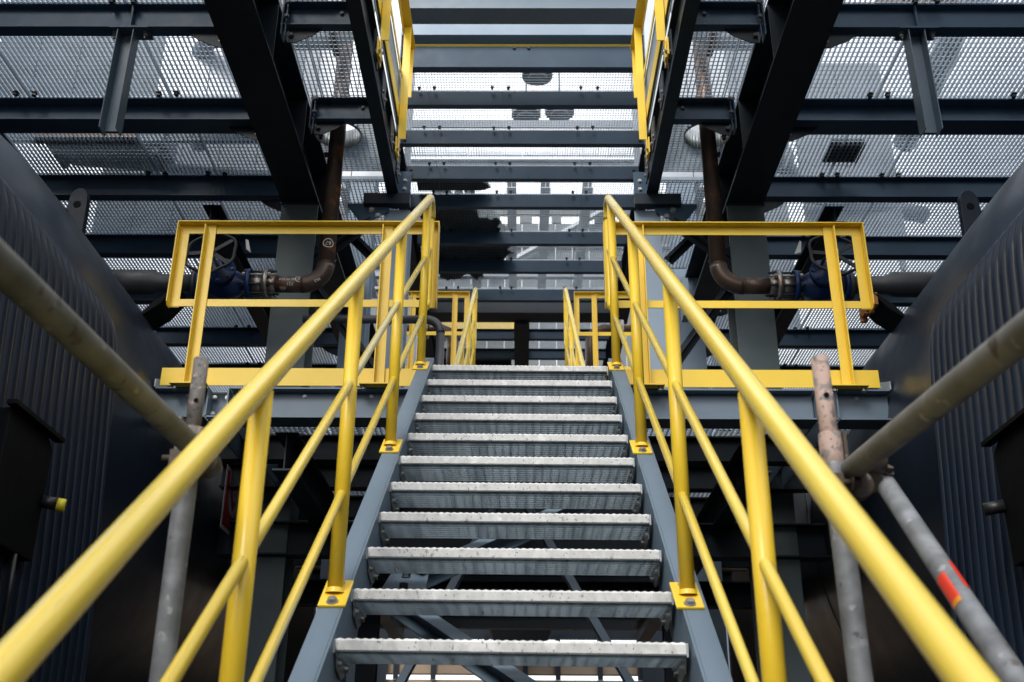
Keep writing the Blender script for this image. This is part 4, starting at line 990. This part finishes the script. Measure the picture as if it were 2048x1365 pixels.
for a, b in ((-7.8, -2.3), (-1.9, -.8), (-.08, .36), (1.08, 1.42), (2.62, 3.3), (3.9, 7.8)): part('pier', MB().box(a, b, 33.98, 34.1, 21.45, 21.775), 'hall_grey', t)
for a, b in (((-1.2, 33.7, 19.2), (3.4, 33.7, 22.1)), ((5.0, 33.7, 19.4), (2.6, 33.7, 22.1)), ((-2.0, 33.7, 22.0), (-3.8, 33.7, 19))): part('outer_brace', MB().obar(a, b, .12, .28, up=(0, -1, 0)), 'clad', t)
for z in (20.4, 19.55, 18.7): part('rail_band', MB().box(-7.8, 7.8, 33.86, 33.94, z, z+.10), 'clad_mid', t)
# tarpaulin bundle over the centre deck, left
mb = MB(); random.seed(5); n = 90; ring = []; wob = 0
for k in range(n):
    a = 2*math.pi*k/n; wob = .6*wob+random.gauss(0, .055); rr = 1+wob+.10*math.sin(3*a+.6)+.06*math.sin(7*a)+random.uniform(-.035, .035)
    ring.append((max(-1.58, -.95+.74*rr*math.cos(a)), 14.85+1.22*rr*math.sin(a)*(1-.18*math.cos(a))))
z0 = ZC+.034; vs = [(x, y, z0) for x, y in ring]+[(-.86+(x+.86)*.8, 14.85+(y-14.85)*.8, z0+.2+random.uniform(0, .15)) for x, y in ring]+[(-.86, 14.85, z0+.5)]
fs = [tuple(range(n-1, -1, -1))]+[(k, (k+1) % n, n+(k+1) % n, n+k) for k in range(n)]+[(n+k, n+(k+1) % n, 2*n) for k in range(n)]
mb.add(vs, fs)
solo('net_bundle', mb, 'tarp', 'ragged dark green net bundle lying on the central grating at left', 'net')
mb = MB(); ring = [(-1.5, 12.75), (-1.1, 12.72), (-.75, 12.9), (-.5, 13.1), (-.45, 13.25), (-.6, 13.32), (-1.5, 13.33)]
mb.prism(ring, (0, 0, z0), (1, 0, 0), (0, 1, 0), (0, 0, .03)); solo('sheet', mb, 'dull_green', 'dull green crumpled sheet on the central grating just nearer than the ragged dark net', 'sheet')

# ------------------------------------------------------------------ background hall and yard
t = thing('added_rear_blocker', 'unseen grey wall added behind the viewer to block low sky light', 'wall', (0, -8, 0))  # out of view, added to cut the low sky light from behind
for i in range(9): part('blocker_panel', MB().box(-9+i*2.0, -9+i*2.0+1.98, -8.2, -8, 0, 5.6), 'clad_mid', t)
t = thing('process_hall', 'dark steel framed hall far behind with a strip of bright gaps low down', 'building', (0, 22, 0))
part('wall', MB().box(-14, 14, 27, 27.3, 5.76, 9.6), 'steel_dark', t)
part('middle_wall', MB().box(-14, 14, 26.9, 27.2, 4.90, 5.50), 'tan', t)
part('lower_wall', MB().box(-14, 14, 26.9, 27.2, 0, 4.76), 'tan', t)
for i in range(21):
    x = -10+i*1.0+random.uniform(-.2, .2); part('mullion', MB().box(x-.06, x+.06, 26.8, 26.88, 4.76, 5.84), 'steel_dark', t)
for i in range(6):
    x = -2.4+i*.32; part('lattice_bar', MB().obar((x, 26.6, 5.46), (x+.28, 26.6, 5.95), .025, .025), 'steel_dark', t); part('lattice_bar', MB().obar((x+.28, 26.63, 5.46), (x, 26.63, 5.95), .025, .025), 'steel_dark', t)
part('end_panel', MB().box(-14, -3.2, 26.7, 26.8, 4, 6.5), 'steel_dark', t); part('end_panel', MB().box(2.9, 14, 26.7, 26.8, 4, 6.5), 'steel_dark', t)
part('hopper', MB().prism([(-.55, 0), (.55, 0), (.8, .75), (-.8, .75)], (0, 26.0, 5.3), (1, 0, 0), (0, 0, 1), (0, .5, 0)), 'block', t)
for sx, sd in ((-1, 'left'), (1, 'right')):
    solo('side_wall', MB().box(*sorted((sx*6.3, sx*6.6)), -8, 24, 0, 7.0), 'steel_dark', 'dark side wall closing the yard behind the %s vessel' % sd, 'wall')  # extended back unseen past the viewer to shut out low sky light
    t = thing('back_screen', 'dark panel wall behind the %s vessel under the deck' % sd, 'wall', (sx*4, 11.5, 0))
    part('panel', MB().box(*sorted((sx*2.15, sx*6.2)), 11.4, 11.5, 0, 4.4), 'brick', t)
